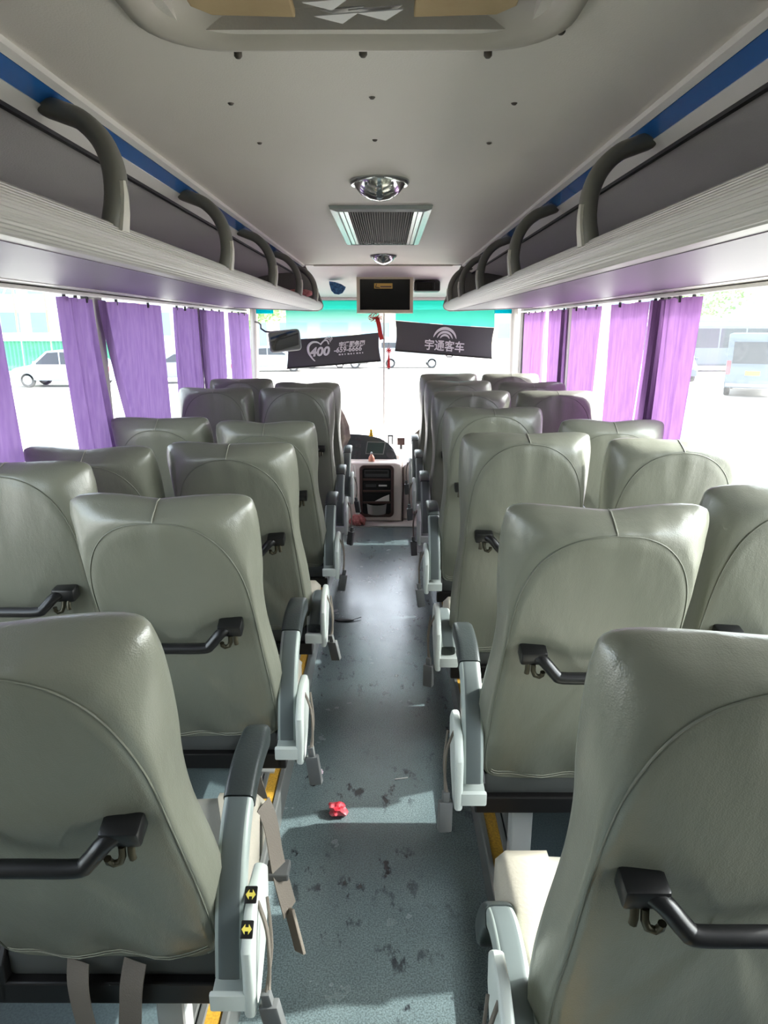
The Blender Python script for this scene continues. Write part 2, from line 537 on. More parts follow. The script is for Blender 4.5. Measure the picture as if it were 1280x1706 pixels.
# ceiling with the hatch opening
HX, HY0, HY1, HCX = 0.30, 0.52, 1.27, -0.02
b = MB()
b.box(-0.62, 0.62, YB, HY0 + 0.03, CZ, CZ + 0.05)
b.box(-0.62, 0.62, HY1 - 0.03, 5.47, CZ, CZ + 0.05)
b.box(-0.62, HCX - HX + 0.03, HY0 + 0.03, HY1 - 0.03, CZ, CZ + 0.05)
b.box(HCX + HX - 0.03, 0.62, HY0 + 0.03, HY1 - 0.03, CZ, CZ + 0.05)
ceil = struct(b.build('ceiling', 'ceiling'))
roof = struct(MB().box(-1.3, 1.3, YB - 0.05, 6.55, 2.32, 2.36).build('roof', 'whiteplastic'))
for s, side in ((-1, 'left'), (1, 'right')):
    x0, x1 = sorted((s * 1.30, s * 1.34))
    struct(MB().box(x0, x1, YB - 0.05, 6.60, 1.755, 2.36).build('wall_upper_' + side, 'wall'))
    x0, x1 = sorted((s * WX, s * 1.30))
    w = struct(MB().box(x0, x1, YB, 6.60, -0.9, 0.80).build('wall_' + side, 'wall'))
    struct(MB().box(x0, x1, YB, 6.60, 1.750, 1.80).build('wall_header_' + side, 'pillar'))
    xs = s * (WX - 0.012)
    MB().box(min(xs, s * WX), max(xs, s * WX), YB, 6.5, 0.78, 0.81, 0.004).build('window_sill', 'rubber', w)
    # pillars and panes
    py = [-0.05, 1.55, 3.15, 4.80, 6.50]
    struct(MB().box(min(s * 1.225, s * 1.30), max(s * 1.225, s * 1.30), YB, -0.09, 0.80, 1.76).build('wall_rear_quarter_' + side, 'wall'))  # unseen solid panel in place of a window, added to dim the seat backs
    for k, y in enumerate(py):
        pb = MB().box(min(s * 1.233, s * 1.30), max(s * 1.233, s * 1.30), y - 0.045, y + 0.045, 0.80, 1.76, 0.008)
        struct(pb.build('pillar_%s_%d' % (side, k + 1), 'pillar'))
    for k in range(4):
        wn_ = thing('window_%d' % (k + 1 + (4 if s > 0 else 0)), (s * 1.27, (py[k] + py[k + 1]) / 2, 0.80), kind='structure')
        h = (py[k + 1] - py[k]) / 2 - 0.045
        MB().box(-0.003, 0.003, -h, h, 0.0, 0.95).build('pane', 'glass' if s < 0 else 'glasshaze', wn_)
        fb = MB()
        fb.box(-0.012, 0.012, -h, -h + 0.022, 0, 0.95); fb.box(-0.012, 0.012, h - 0.022, h, 0, 0.95)
        fb.box(-0.012, 0.012, -h + 0.022, h - 0.022, 0, 0.022); fb.box(-0.012, 0.012, -h + 0.022, h - 0.022, 0.928, 0.95)
        fb.build('window_frame', 'rubber', wn_)
# unseen rear wall, made solid to cut the light from behind
rb = MB()
rb.box(-1.3, 1.3, YB - 0.06, YB, -0.1, 2.36)
wr = struct(rb.build('wall_rear', 'wall'))

# front: header, windscreen
hd = MB()
prof = [(5.455, CZ - 0.006), (5.50, CZ - 0.004), (5.56, CZ - 0.022), (5.70, 1.985), (6.00, 1.90), (6.34, 1.845), (6.40, 1.835),
        (6.62, 1.835), (6.62, 2.32), (5.455, 2.32)]
hd.poly([(y, z) for y, z in prof], 'x', -1.24, 1.24)
header = struct(hd.build('wall_front_header', 'header', smooth=40))
wsc = thing('window_9', (0, 6.55, 0.30), kind='structure')
b = MB()
rings = []
for z in (0.0, 0.8, 1.55):
    rings.append([(x, -0.10 * (x / 1.2) ** 2 - 0.02 * z + 0.03, z) for x in [i * 0.12 - 1.2 for i in range(21)]])
b.loft(rings, closed_ring=False)
b.build('windscreen_pane', 'glass', wsc, smooth=180)
for s in (-1, 1):
    MB().tube([(s * 1.20, -0.04, 0.0), (s * 1.19, -0.06, 0.8), (s * 1.17, -0.09, 1.55)], 0.035, 8).build('corner_post', 'pillar', wsc, smooth=60)
MB().box(-0.008, 0.008, 0.0, 0.02, 0.0, 1.50).build('centre_seal', 'pillar', wsc)
wf = struct(MB().box(-1.24, 1.24, 6.48, 6.60, -0.9, 0.42).build('wall_front', 'dashwhite'))
cl = struct(MB().box(-0.52, 0.52, 5.44, 5.468, CZ - 0.012, CZ, 0.004).build('trim_1', 'ceilframe'))

# ------------------------------------------------------------------ ceiling fittings
def rrect(cx_, cy_, hx, hy, r, n=8):
    out = []
    for (sx, sy, a0) in ((1, 1, 0), (-1, 1, 90), (-1, -1, 180), (1, -1, 270)):
        for k in range(n + 1):
            a = R(a0 + 90 * k / n)
            out.append((cx_ + sx * (hx - r) + r * math.cos(a), cy_ + sy * (hy - r) + r * math.sin(a)))
    return out


hcy = (HY0 + HY1) / 2
hhy = (HY1 - HY0) / 2
hatch = thing('roof_hatch', (HCX, hcy, CZ), 'open roof hatch with rounded cream moulding in the ceiling above the aisle', 'roof hatch')
b = MB()
specs = [(0.035, 0.0, 0.13), (0.030, -0.010, 0.125), (0.012, -0.014, 0.12), (-0.010, -0.006, 0.11), (-0.030, 0.03, 0.10), (-0.045, 0.10, 0.09), (-0.047, 0.20, 0.09)]
b.loft([[(x, y, dz) for x, y in rrect(0, 0, HX + g, hhy + g, r)] for g, dz, r in specs])
b.build('hatch_frame', 'ceilframe', hatch, smooth=60)
MB().loft([[(x, y, dz) for x, y in rrect(0, 0, HX - 0.03, hhy - 0.03, 0.09)] for dz in (0.20, 0.215)], caps=True).build('hatch_lid', 'hatchbrown', hatch)
for s in (-1, 1):
    b = MB()
    b.poly([(s * 0.09, hhy - 0.062), (s * 0.215, hhy - 0.070), (s * 0.240, hhy - 0.10), (s * 0.24, 0.0), (s * 0.09, -0.02)], 'z', 0.004, 0.018, 0.003)
    b.build('cardboard_panel', 'hatchbrown', hatch)
b = MB()
b.lathe([(0.001, 0.0), (0.05, 0.004), (0.095, 0.022), (0.115, 0.05), (0.12, 0.10)], 28, (0, 0.165, -0.015))
b.build('fan_dome', 'chrome', hatch, smooth=60)
for k in range(7):
    a = random.uniform(0, 6.28)
    b = MB()
    x, y = 0.04 * math.cos(a), 0.225 + 0.04 * math.sin(a)
    b.poly([(x - 0.03, y), (x + 0.01, y + 0.025), (x + 0.035, y - 0.012)], 'z', -0.006 - 0.002 * k, -0.0045 - 0.002 * k)
    b.build('plastic_film_scrap', 'paper', hatch)
scr = None
for (x, y) in [(-0.321, 1.222), (-0.223, 1.328), (-0.011, 1.324), (0.20, 1.328), (0.300, 1.231)]:
    if scr is None:
        scr = MB().lathe([(0.0005, -0.015), (0.004, -0.0145), (0.007, -0.011), (0.007, 0.0)], 10).build('screw', 'screw', hatch, smooth=60)
        scr.location = (x - HCX, y - hcy, 0.004)
    else:
        inst(scr, hatch, loc=(x - HCX, y - hcy, 0.004))
for (x, y) in [(-0.296, 1.607), (-0.001, 1.569), (0.294, 1.609), (-0.293, 1.927), (-0.001, 1.899), (0.287, 1.929)]:
    c = inst(scr, ceil, 'screw', (x, y, CZ + 0.011))

def ceiling_lamp(y, r, label):
    t = thing('ceiling_lamp', (0.005, y, CZ), label, 'ceiling lamp', 'dome lamps along the ceiling')
    MB().lathe([(r * 1.02, 0.004), (r * 1.04, -0.006), (r * 0.98, -0.014), (r * 0.90, -0.012)], 32).build('bezel_ring', 'alu', t, smooth=60)
    MB().lathe([(0.0005, -0.060), (r * 0.35, -0.055), (r * 0.65, -0.040), (r * 0.84, -0.020), (r * 0.92, -0.006)], 32).build('chrome_dome', 'chrome', t, smooth=180)
    for s in (-1, 1):
        pts = [(s * (r * 0.42 + 0.06 * r * math.cos(a)), 0.75 * r * math.sin(a), -0.046 + 0.030 * abs(math.sin(a))) for a in [k * 0.25 - 1.5 for k in range(13)]]
        MB().tube(pts, 0.005, 6).build('reflector_rib', 'alu', t, smooth=60)
    return t


ceiling_lamp(2.395, 0.092, 'round chrome dome lamp between roof hatch and ceiling vent')
ceiling_lamp(4.75, 0.085, 'small round dome lamp beyond the vent near the television')

vent = thing('ceiling_vent', (0.005, 3.44, CZ), 'rectangular aluminium air return grille with dark slats in the ceiling', 'vent')
b = MB()
VX, VY = 0.20, 0.59
for (g, z) in ():
    pass
outer = [(-VX, -VY), (VX, -VY), (VX, VY), (-VX, VY)]
ringsv = []
for g, dz in ((0.0, 0.0), (-0.004, -0.014), (-0.030, -0.020), (-0.034, -0.010)):
    ringsv.append([(x + (g if x < 0 else -g) * -1, y + (g if y < 0 else -g) * -1, dz) for x, y in outer])
b.loft(ringsv)
b.build('vent_frame', 'alu', vent)
for s in (-1, 1):
    x0, x1 = sorted((s * 0.128, s * 0.165))
    MB().box(x0, x1, -VY + 0.03, VY - 0.03, -0.018, -0.004, 0.003).build('side_strip', 'alu', vent)
    x0, x1 = sorted((s * 0.143, s * 0.146))
    MB().box(x0, x1, -VY + 0.03, VY - 0.03, -0.0195, -0.017).build('side_groove', 'ventdark', vent)
MB().box(-0.128, 0.128, -VY + 0.03, VY - 0.03, -0.003, 0.0).build('filter_backing', 'ventdark', vent)
sl0 = None
for k in range(26):
    x = -0.122 + k * 0.00976
    if sl0 is None:
        sl0 = MB().box(-0.0022, 0.0022, -VY + 0.032, VY - 0.032, -0.016, -0.004).build('slat', 'slat', vent)
        sl0.location = (x, 0, 0)
    else:
        inst(sl0, vent, loc=(x, 0, 0))

# ------------------------------------------------------------------ luggage racks
def rack(s, label, ys):
    t = thing('luggage_rack', (0, 0, CZ), label, 'luggage rack', 'overhead luggage racks')
    y0, y1 = YB + 0.01, 5.44

    def ext(prof, name, m, ya=y0, yb=y1, smooth=35):
        bb = MB()
        rings_ = [[(s * x, y, z) for x, z in prof] for y in (ya, yb)]
        bb.loft(rings_, closed_ring=True, caps=True)
        return bb.build(name, m, t, smooth=smooth)
    # ribbed lip: outer curve runs from its upper edge round to the underside
    lip = []
    n = 120
    C0 = cr([(0.505, -0.256), (0.478, -0.264), (0.462, -0.280), (0.458, -0.295), (0.466, -0.313), (0.490, -0.326), (0.53, -0.3285)], 20)
    for i, p_ in enumerate(C0):
        rib = 0.0011 * math.sin(i * 2 * math.pi / 6) if 24 < i < 104 else 0
        nx = -1 if i < 80 else -0.4
        lip.append((p_.x + rib * nx, p_.y - (rib if i >= 80 else 0)))
    inner = [(0.53, -0.320), (0.50, -0.317), (0.48, -0.305), (0.474, -0.295), (0.482, -0.278), (0.507, -0.268)]
    ext(lip + inner, 'ribbed_lip', 'rack', smooth=50)
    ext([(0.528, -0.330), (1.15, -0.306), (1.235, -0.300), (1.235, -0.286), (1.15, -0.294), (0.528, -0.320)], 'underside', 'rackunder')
    ext([(1.13, -0.3095), (1.21, -0.310), (1.225, -0.304), (1.225, -0.298), (1.13, -0.302)], 'edge_moulding', 'rackwhite')
    ext([(0.482, -0.290), (1.20, -0.255), (1.20, -0.250), (0.484, -0.282)], 'shelf_floor', 'rackback')
    back = [(0.665, -0.055), (0.78, -0.062), (0.92, -0.085), (1.05, -0.125), (1.14, -0.18), (1.19, -0.252)]
    ext(back + [(x + 0.008, z + 0.01) for x, z in back[::-1]], 'back_lining', 'rackback')
    ext([(0.585, 0.000), (0.585, -0.012), (0.600, -0.018), (0.606, -0.006), (0.606, 0.0)], 'ceiling_trim', 'rackwhite')
    ext([(0.604, -0.010), (0.602, -0.018), (0.634, -0.038), (0.640, -0.030)], 'blue_strip', 'rackblue')
    ext([(0.634, -0.0375), (0.632, -0.0405), (0.662, -0.058), (0.668, -0.050)], 'white_strip', 'rackwhite')
    ext([(0.660, -0.058), (0.660, -0.066), (0.672, -0.066), (0.672, -0.052)], 'dark_bead', 'rubber')
    # rounded end cap at the front
    cap = [(0.585, 0.0), (0.560, -0.05), (0.500, -0.16), (0.462, -0.26), (0.452, -0.295), (0.462, -0.320), (0.50, -0.335), (0.56, -0.335),
           (1.15, -0.312), (1.235, -0.30), (1.235, 0.0)]
    MB().poly([(s * x, z) for x, z in cap], 'y', y1, y1 + 0.035, 0.012, 3).build('end_cap', 'handle', t, smooth=50)
    MB().poly([(s * x, z) for x, z in cap], 'y', y0 - 0.02, y0).build('end_cap', 'handle', t)
    arc = [(0.632, 0.10, -0.036), (0.60, 0.09, -0.048), (0.555, 0.07, -0.068), (0.512, 0.045, -0.108), (0.484, 0.015, -0.160), (0.474, -0.01, -0.218), (0.482, -0.02, -0.272)]
    P = cr([(s * x, y, z) for x, y, z in arc], 4)
    hb = MB()
    rr = []
    for i, p_ in enumerate(P):
        f = i / (len(P) - 1)
        tan = (P[min(i + 1, len(P) - 1)] - P[max(i - 1, 0)]).normalized()
        side = Vector((0, 1, 0))
        side = (side - tan * side.dot(tan)).normalized()
        nn = tan.cross(side).normalized()
        w = 0.029 - 0.003 * math.sin(f * math.pi)
        d_ = 0.019
        rr.append([p_ + side * (w * math.copysign(abs(math.cos(a)) ** 0.75, math.cos(a))) + nn * (d_ * math.copysign(abs(math.sin(a)) ** 0.75, math.sin(a)))
                   for a in [2 * math.pi * k / 14 for k in range(14)]])
    hb.loft(rr, caps=True)
    h0 = hb.build('grab_arch', 'handle', t, smooth=60)
    fb = MB()
    rr = []
    for k, (x, z) in enumerate([(0.4585, -0.19), (0.456, -0.215), (0.458, -0.245), (0.463, -0.278)]):
        w = (0.004, 0.012, 0.016, 0.018)[k]
        rr.append([(s * (x - 0.004), 0.0 - w - 0.018, z), (s * (x - 0.007), -0.018, z), (s * (x - 0.004), w - 0.018, z), (s * (x + 0.02), w - 0.018, z), (s * (x + 0.02), -w - 0.018, z)])
    fb.loft(rr, caps=True)
    f0 = fb.build('foot_clip', 'handlecap', h0, smooth=30)
    for i, y in enumerate(ys):
        if i == 0:
            h0.location = (0, y, 0)
        else:
            h = inst(h0, t, loc=(0, y, 0))
            inst(f0, h)
    return t


rack(-1, 'ribbed grey overhead luggage rack with grab arches left of the aisle', [1.40, 2.32, 3.22, 4.15, 5.07, -0.6])
rack(1, 'ribbed grey overhead luggage rack with grab arches right of the aisle', [1.66, 2.58, 3.48, 4.34, 5.14, -0.5])

# a dark red bag lying on the left rack's far end
bag = MB()
bag.loft([[(-0.60 + w * math.cos(a) * 0.10, 5.16 + y, CZ - 0.245 + h * (0.5 + 0.5 * math.sin(a)))
           for a in [2 * math.pi * k / 12 for k in range(12)]] for y, w, h in ((-0.10, 0.5, 0.03), (-0.06, 0.9, 0.055), (0.04, 1.0, 0.06), (0.10, 0.6, 0.03))], caps=True)
tag(bag.build('cloth_bundle', 'mophead', smooth=60), 'small dark red cloth bundle lying at the front end of the left luggage rack', 'bundle')

# ------------------------------------------------------------------ seats
def half_to_ring(half):
    """half: samples from bottom centre (x=0) up the right side to top centre -> closed ring"""
    left = [(-x, *r) for x, *r in half[1:-1]][::-1]
    return [tuple(p) for p in half] + left


def seat_back_mesh(seed):
    O = [(0, -.012, .03), (.12, -.010, .03), (.200, 0, .035), (.229, .05, .05), (.232, .15, .06), (.225, .28, .066), (.210, .42, .07), (.209, .52, .072),
         (.218, .62, .075), (.221, .71, .078), (.217, .780, .080), (.197, .813, .082), (.11, .819, .074), (0, .816, .066)]
    A = [(0, .0, .0), (.12, .0, .0), (.185, .004, .004), (.204, .05, .006), (.207, .15, .006), (.203, .28, .006), (.196, .42, .006), (.191, .52, .004),
         (.185, .60, .002), (.172, .665, 0), (.147, .722, 0), (.107, .766, 0), (.056, .792, 0), (0, .800, 0)]
    sub = 4
    Oh = [tuple(v) for v in cr(O, sub)]
    Ah = [tuple(v) for v in cr(A, sub)]
    Or, Ar = half_to_ring(Oh), half_to_ring(Ah)
    n = len(Or)
    cen = (0, 0.40)

    def scaled(ring, k, dfun):
        return [(cen[0] + (x - cen[0]) * k, cen[1] + (t - cen[1]) * k, dfun(x, t, d)) for x, t, d in ring]
    rings = []
    for k in (0.12, 0.35, 0.6, 0.8, 0.92, 0.975):
        rings.append(scaled(Ar, k, lambda x, t, d, k=k: d - 0.012 * (1 - k ** 3)))
    rings.append([(x, t, d + 0.004) for x, t, d in Ar])
    for g in (0.10, 0.30, 0.55, 0.80):
        rings.append([(a[0] + (o[0] - a[0]) * (g ** 0.75), a[1] + (o[1] - a[1]) * (g ** 0.75), a[2] + (o[2] - a[2]) * (g ** 1.25)) for a, o in zip(Ar, Or)])
    rings.append(Or)
    rings.append([(x * 0.985, 0.4 + (t - .4) * 0.985, d + 0.018) for x, t, d in Or])
    rings.append([(x * 0.93, 0.4 + (t - .4) * 0.95, d + 0.036) for x, t, d in Or])
    rings.append(scaled(Or, 0.80, lambda x, t, d: 0.100 + 0.02 * (t / 0.8)))
    rings.append(scaled(Or, 0.4, lambda x, t, d: 0.092 + 0.02 * (t / 0.8)))
    rings.append(scaled(Or, 0.1, lambda x, t, d: 0.090 + 0.02 * (t / 0.8)))
    out = []
    for ri, r_ in enumerate(rings):
        row = []
        for x, t, d in r_:
            v = Vector((x * 5, t * 5, seed * 9.7))
            w = noise.noise(v) * 0.006
            edge = max(0.0, min(1.0, (t - 0.55) / 0.25))
            if ri in (7, 8, 9, 10, 11):
                w += noise.noise(Vector((x * 34, t * 30, seed * 3.1 + 5))) * 0.0035 * (0.4 + edge)
            # soft tugs near the hem
            if ri < 6:
                w += 0.0022 * math.sin(x * 75 + seed * 2) * max(0.0, min(1.0, (t - 0.62) / 0.12)) * max(0.0, 1 - abs(x) / 0.16)
                hem = max(0.0, 1 - t / 0.22)
                w += hem * 0.006 * math.sin(x * 38 + t * 26 + seed)
            # dimples where the grab-bar brackets are screwed on
            for bx in (-.135, .135):
                dd = ((x - bx) / .05) ** 2 + ((t - .475) / .04) ** 2
                if ri < 6:
                    w += 0.008 * math.exp(-dd)
            lift = (noise.noise(Vector((x * 7, seed * 4.0, 1.3))) * 0.006) * edge
            row.append((x, d + w, t + lift))
        out.append(row)
    b_ = MB()
    b_.loft(out, caps=True)
    seam_ring = [out[6][i] for i in range(n)]
    return b_, seam_ring, n, out


backs = []
for sd_ in range(4):
    b_, ring, n, allr = seat_back_mesh(sd_ * 1.37 + 0.4)
    o = b_.build('backrest', 'leather', None, smooth=180)
    # piping follows the arch, not the hem
    k0 = 8
    path = [Vector(ring[i]) + Vector((0, -0.0015, 0)) for i in range(k0, n - k0 + 1)]
    pip = MB().tube(path, 0.0017, 6).build('arch_piping', 'seam', o, smooth=60)
    top = 52                                     # index of the top centre in a ring (13 spans x 4)
    mid = [Vector(allr[r_][top]) + Vector((0, -0.001, 0.0012)) for r_ in range(6, 13)]
    MB().tube(mid, 0.0014, 6).build('centre_seam', 'stitch', o, smooth=60)
    hemp = [Vector((x, -0.0025 - 0.0 + (allr[5][0][1] if False else 0), 0.022)) for x in ()]
    for ri_ in (4, 5):
        hp = [Vector(allr[5][i % n]) + Vector((0, -0.0018, 0.013 if ri_ == 5 else 0.004)) for i in range(-9, 10)]
        MB().tube(hp, 0.0011, 5).build('hem_stitching', 'stitch', o, smooth=60)
    backs.append(o)

# grab bar and its brackets (shared meshes)
g = MB()
P = cr([(-.128, -.020, .480), (-.112, -.034, .476), (-.088, -.048, .452), (-.072, -.053, .445), (0, -.053, .444), (.072, -.053, .445), (.088, -.048, .452), (.112, -.034, .476), (.128, -.020, .480)], 4)
g.tube(P, 0.0138, 12)
GRAB = g.build('grab_bar', 'black', None, smooth=60)
BRK = MB().box(-.030, .030, -.028, .014, -.017, .019, .006, 2).build('bar_bracket', 'black', None, smooth=40)
hk = MB()
hk.tube([(0, -.030, -.014), (0, -.036, -.028), (.004, -.040, -.038), (.014, -.042, -.041), (.020, -.042, -.034), (.020, -.042, -.026)], 0.0058, 8)
hk.tube([(-.012, -.026, -.014), (-.013, -.034, -.026), (-.014, -.036, -.036)], 0.006, 8)
HOOK = hk.build('bag_hook', 'hook', None, smooth=60)

# lower seat parts, local frame: x=0 seat centre, y=0 rear of backrest, z=0 platform
c = MB()
sec = []
for y, zt, zb, w in ((.035, .345, .27, .205), (.05, .385, .26, .215), (.14, .392, .255, .222), (.27, .398, .255, .224), (.36, .402, .258, .222), (.405, .390, .268, .216), (.42, .345, .285, .20)):
    ring_ = []
    for k in range(28):
        a = 2 * math.pi * k / 28
        cx_ = math.copysign(abs(math.cos(a)) ** 0.45, math.cos(a)) * w
        zz = (zt + zb) / 2 + math.copysign(abs(math.sin(a)) ** 0.45, math.sin(a)) * (zt - zb) / 2
        if math.sin(a) > 0.2:
            zz -= 0.014 * max(0, 1 - (cx_ / 0.17) ** 2)
        ring_.append((cx_, y, zz))
    sec.append(ring_)
c.loft(sec, caps=True)
CUSH = c.build('seat_cushion', 'cushion', None, smooth=60)
WINGS = []
for s in (-1, 1):
    w_ = MB()
    w_.loft([[(s * (0.224 - .004), y, z0), (s * 0.2275, y, z0 + .02), (s * 0.2265, y, z1), (s * 0.205, y, z1 + 0.022), (s * (0.205 - ww), y, z1 + 0.0225), (s * (0.205 - ww), y, z1 + 0.010), (s * .20, y, z0)]
             for y, z0, z1, ww in ((.09, .27, .372, .0), (.18, .265, .382, .03), (.28, .265, .388, .055), (.37, .27, .388, .085), (.408, .28, .372, .09))], caps=True)
    WINGS.append(w_.build('cushion_wing', 'cushion_wing', None, smooth=80))
SKIRT = MB().box(-.205, .205, .006, .06, .285, .350, .010, 2).build('underskirt', 'underskirt', None, smooth=40)
fr = MB().box(-.228, .228, -.012, .028, .238, .288, .004)
FRAME = fr.build('rear_crossbar', 'blackmetal', None)
fr = MB().box(-.20, .20, .03, .39, .235, .262, .004)
PAN = fr.build('seat_pan', 'blackmetal', None)
HINGE = MB().poly([(-.012, .245), (-.012, .33), (.02, .37), (.055, .36), (.07, .29), (.06, .245)], 'x', .203, .216, .003).build('recline_hinge', 'blackmetal', None)
lg = MB().box(-.03, .03, -.024, .024, .0, .238, .006)
lg.box(-.045, .045, -.04, .04, 0.0, .014, .003)
LEG = lg.build('leg', 'legmetal', None)

def swept(path, wx, th, x0=0.0):
    """rounded-rectangle bar swept along (y,z) path in the yz plane"""
    P_ = [Vector((0, y, z)) for y, z in path]
    rr_ = []
    for i, p_ in enumerate(P_):
        tan = (P_[min(i + 1, len(P_) - 1)] - P_[max(i - 1, 0)]).normalized()
        nn = Vector((0, -tan.z, tan.y))
        w2 = wx[i] if isinstance(wx, list) else wx
        t2 = th[i] if isinstance(th, list) else th
        ring_ = []
        for k in range(20):
            a = 2 * math.pi * (k + 0.5) / 20
            ring_.append(p_ + Vector((x0 + w2 * math.copysign(abs(math.cos(a)) ** 0.4, math.cos(a)), 0, 0)) + nn * (t2 * math.copysign(abs(math.sin(a)) ** 0.4, math.sin(a))))
        rr_.append(ring_)
    return rr_


# armrest, pivot at its hinge (local y=-.06, z=.37)
ap = [(v.x, v.y) for v in cr([(0.0, 0.0), (0.018, 0.08), (0.05, 0.165), (0.105, 0.235), (0.185, 0.272), (0.28, 0.276), (0.36, 0.262)], 5)]
i1 = 17
a_ = MB().loft(swept(ap[:i1 + 1], 0.027, 0.021), caps=True)
ARM = a_.build('armrest', 'armmint', None, smooth=40)
a_ = MB().loft(swept([(y - 0.0012 * 0, z) for y, z in ap[:i1 + 1]], 0.0240, 0.0218), caps=True)
ARMC = a_.build('arm_cover', 'armgrey', ARM, smooth=40)
m_ = len(ap) - i1
a_ = MB().loft(swept(ap[i1:], [0.029] * (m_ - 3) + [0.027, 0.022, 0.012], [0.024] * (m_ - 3) + [0.022, 0.018, 0.010]), caps=True)
ARMP = a_.build('arm_pad', 'armpad', ARM, smooth=40)
cu = MB().poly([(-.040, -.045), (-.040, -.012), (-.034, -.006), (-.030, -.028), (.03, -.02), (.035, .03), (.05, .03), (.05, -.045)], 'x', -.033, .033, .004)
CUP = cu.build('hinge_cup', 'whiteplastic', None, smooth=30)
sc_ = MB().poly([(-.10, .315), (-.10, .455), (-.06, .500), (-.01, .520), (.045, .516), (.075, .485), (.070, .43), (.02, .36), (-.05, .31)], 'x', .272, .294, .008, 3)
COVER = sc_.build('side_cover', 'whiteplastic', None, smooth=30)
BTN = MB().box(-.011, .011, -.014, .014, 0, .006, .002).build('adjust_button', 'black', None, smooth=40)
ar = MB().poly([(-.009, 0), (-.003, .008), (-.003, .003), (.003, .003), (.003, .008), (.009, 0), (.003, -.008), (.003, -.003), (-.003, -.003), (-.003, -.008)], 'z', .006, .0066)
ARW = ar.build('arrow_print', 'arrow', None)
cd = MB().tube(cr([(.292, -.03, .50), (.312, -.055, .46), (.317, -.075, .40), (.315, -.088, .345)], 4), 0.004, 6)
cd.tube(cr([(.306, -.01, .49), (.318, -.05, .42), (.312, -.09, .36), (.315, -.088, .335)], 4), 0.003, 6)
CORD = cd.build('buckle_cord', 'belt', None, smooth=60)
bk = MB().box(-.018, .018, -.011, .011, -.085, 0, .004)
bk.box(-.009, .009, -.008, .008, 0.0, .028, .003)
BUCK = bk.build('belt_buckle', 'buckle', None, smooth=40)

PROTO = [BRK, GRAB, HOOK, CUSH, SKIRT, FRAME, PAN, HINGE, LEG, ARM, CUP, COVER, BTN, ARW, CORD, BUCK] + backs + WINGS
SX = {'left': -1, 'right': 1}
count = [0]


def mirror_mesh(o):
    me = o.data.copy()
    me.transform(Matrix.Diagonal((-1, 1, 1, 1)))
    me.flip_normals()
    c_ = o.copy(); c_.data = me
    return c_


MIR = {}
for o in (HINGE, COVER, CORD, HOOK):
    MIR[o] = mirror_mesh(o)


def use(o, s):
    return MIR[o] if (s < 0 and o in MIR) else o


def put(src, parent, name, loc=(0, 0, 0), rot=(0, 0, 0)):
    c_ = src.copy()
    COL.objects.link(c_)
    c_.name = name
    c_.parent = parent
    c_.location = loc
    c_.rotation_euler = rot
    return c_


def coach_seat(side, col, y, rec, label, arm='up', detail=True):
    """side: which side of the aisle; col: 'aisle' or 'window'"""
    a = -SX[side]                         # direction of the aisle in x
    x = SX[side] * (0.495 if col == 'aisle' else 0.962)
    t = thing('coach_chair', (x, y, PZ), label, 'bus seat', 'grey leather coach seats')
    src = backs[count[0] % 4]
    count[0] += 1
    br = put(src, t, 'backrest', (0, 0, .34), (R(rec), 0, 0))
    for ch in src.children:
        put(ch, br, ch.name.split('.')[0], ch.location)
    for sx in (-1, 1):
        k = put(BRK, br, 'bar_bracket', (sx * .135, -0.004, .478))
    put(GRAB, br, 'grab_bar')
    put(use(HOOK, a * -1), br, 'bag_hook', (a * .135, 0, .478))
    cs = put(CUSH, t, 'seat_cushion')
    for wg in WINGS:
        put(wg, cs, 'cushion_wing')
    put(SKIRT, t, 'underskirt')
    put(FRAME, t, 'rear_crossbar')
    put(PAN, t, 'seat_pan')
    for sx in (-1, 1):
        put(use(HINGE, sx), t, 'recline_hinge')
    lx = a * 0.09 if col == 'aisle' else -a * 0.12
    put(LEG, t, 'leg', (lx, .055, 0)); put(LEG, t, 'leg', (lx, .33, 0))
    if col == 'aisle':
        am = put(ARM, t, 'armrest', (a * .245, -.06, .375), (R(0 if arm == 'up' else -58), 0, 0))
        put(ARMC, am, 'arm_cover'); put(ARMP, am, 'arm_pad')
        put(CUP, t, 'hinge_cup', (a * .245, -.06, .375))
        cv = put(use(COVER, a), t, 'side_cover')
        for (by, bz) in (((-.080, .488), (-.035, .518)) if detail else ()):
            bt = put(BTN, cv, 'adjust_button', (a * .283, by, bz), (R(38), 0, 0))
            put(ARW, cv, 'arrow_print', (a * .283, by, bz), (R(38), 0, 0))
        put(use(CORD, a), t, 'buckle_cord')
        put(BUCK, t, 'belt_buckle', (a * .315, -.088, .335), (R(random.uniform(-6, 14)), R(random.uniform(-10, 10)), R(random.uniform(-30, 30))))
    return t


ORD = ['nearest', 'second', 'third', 'fourth', 'fifth', 'sixth', 'farthest']
LY = [1.05 + .735 * i for i in range(6)]
RY = [.86 + .735 * i for i in range(7)]
LA = [(21.4, 'up'), (22.7, 'up'), (22.6, 'down'), (26.5, 'up'), (2.5, 'up'), (15.0, 'up')]
LW = [None, 6.5, 25.0, 24.0, 2.5, 3.0]
RA = [(13.7, 'down'), (19.5, 'up'), (8.3, 'down'), (7.9, 'up'), (2.5, 'up'), (2.5, 'up'), (3.0, 'up')]
RW = [None, 11.6, 14.0, 21.3, 2.5, 8.4, 3.0]
labL = ['grey leather aisle seat left of the aisle, nearest the camera, cut by the frame',
        'grey leather aisle seat left of the aisle, second from the camera, whole grab bar showing',
        'grey leather aisle seat left of the aisle, third from the camera, beside a lowered armrest',
        'grey leather aisle seat left of the aisle, fourth from the camera, tipped far back',
        'upright grey leather aisle seat left of the aisle, fifth from the camera',
        'grey leather aisle seat left of the aisle, farthest forward, peeking out beside the fifth']
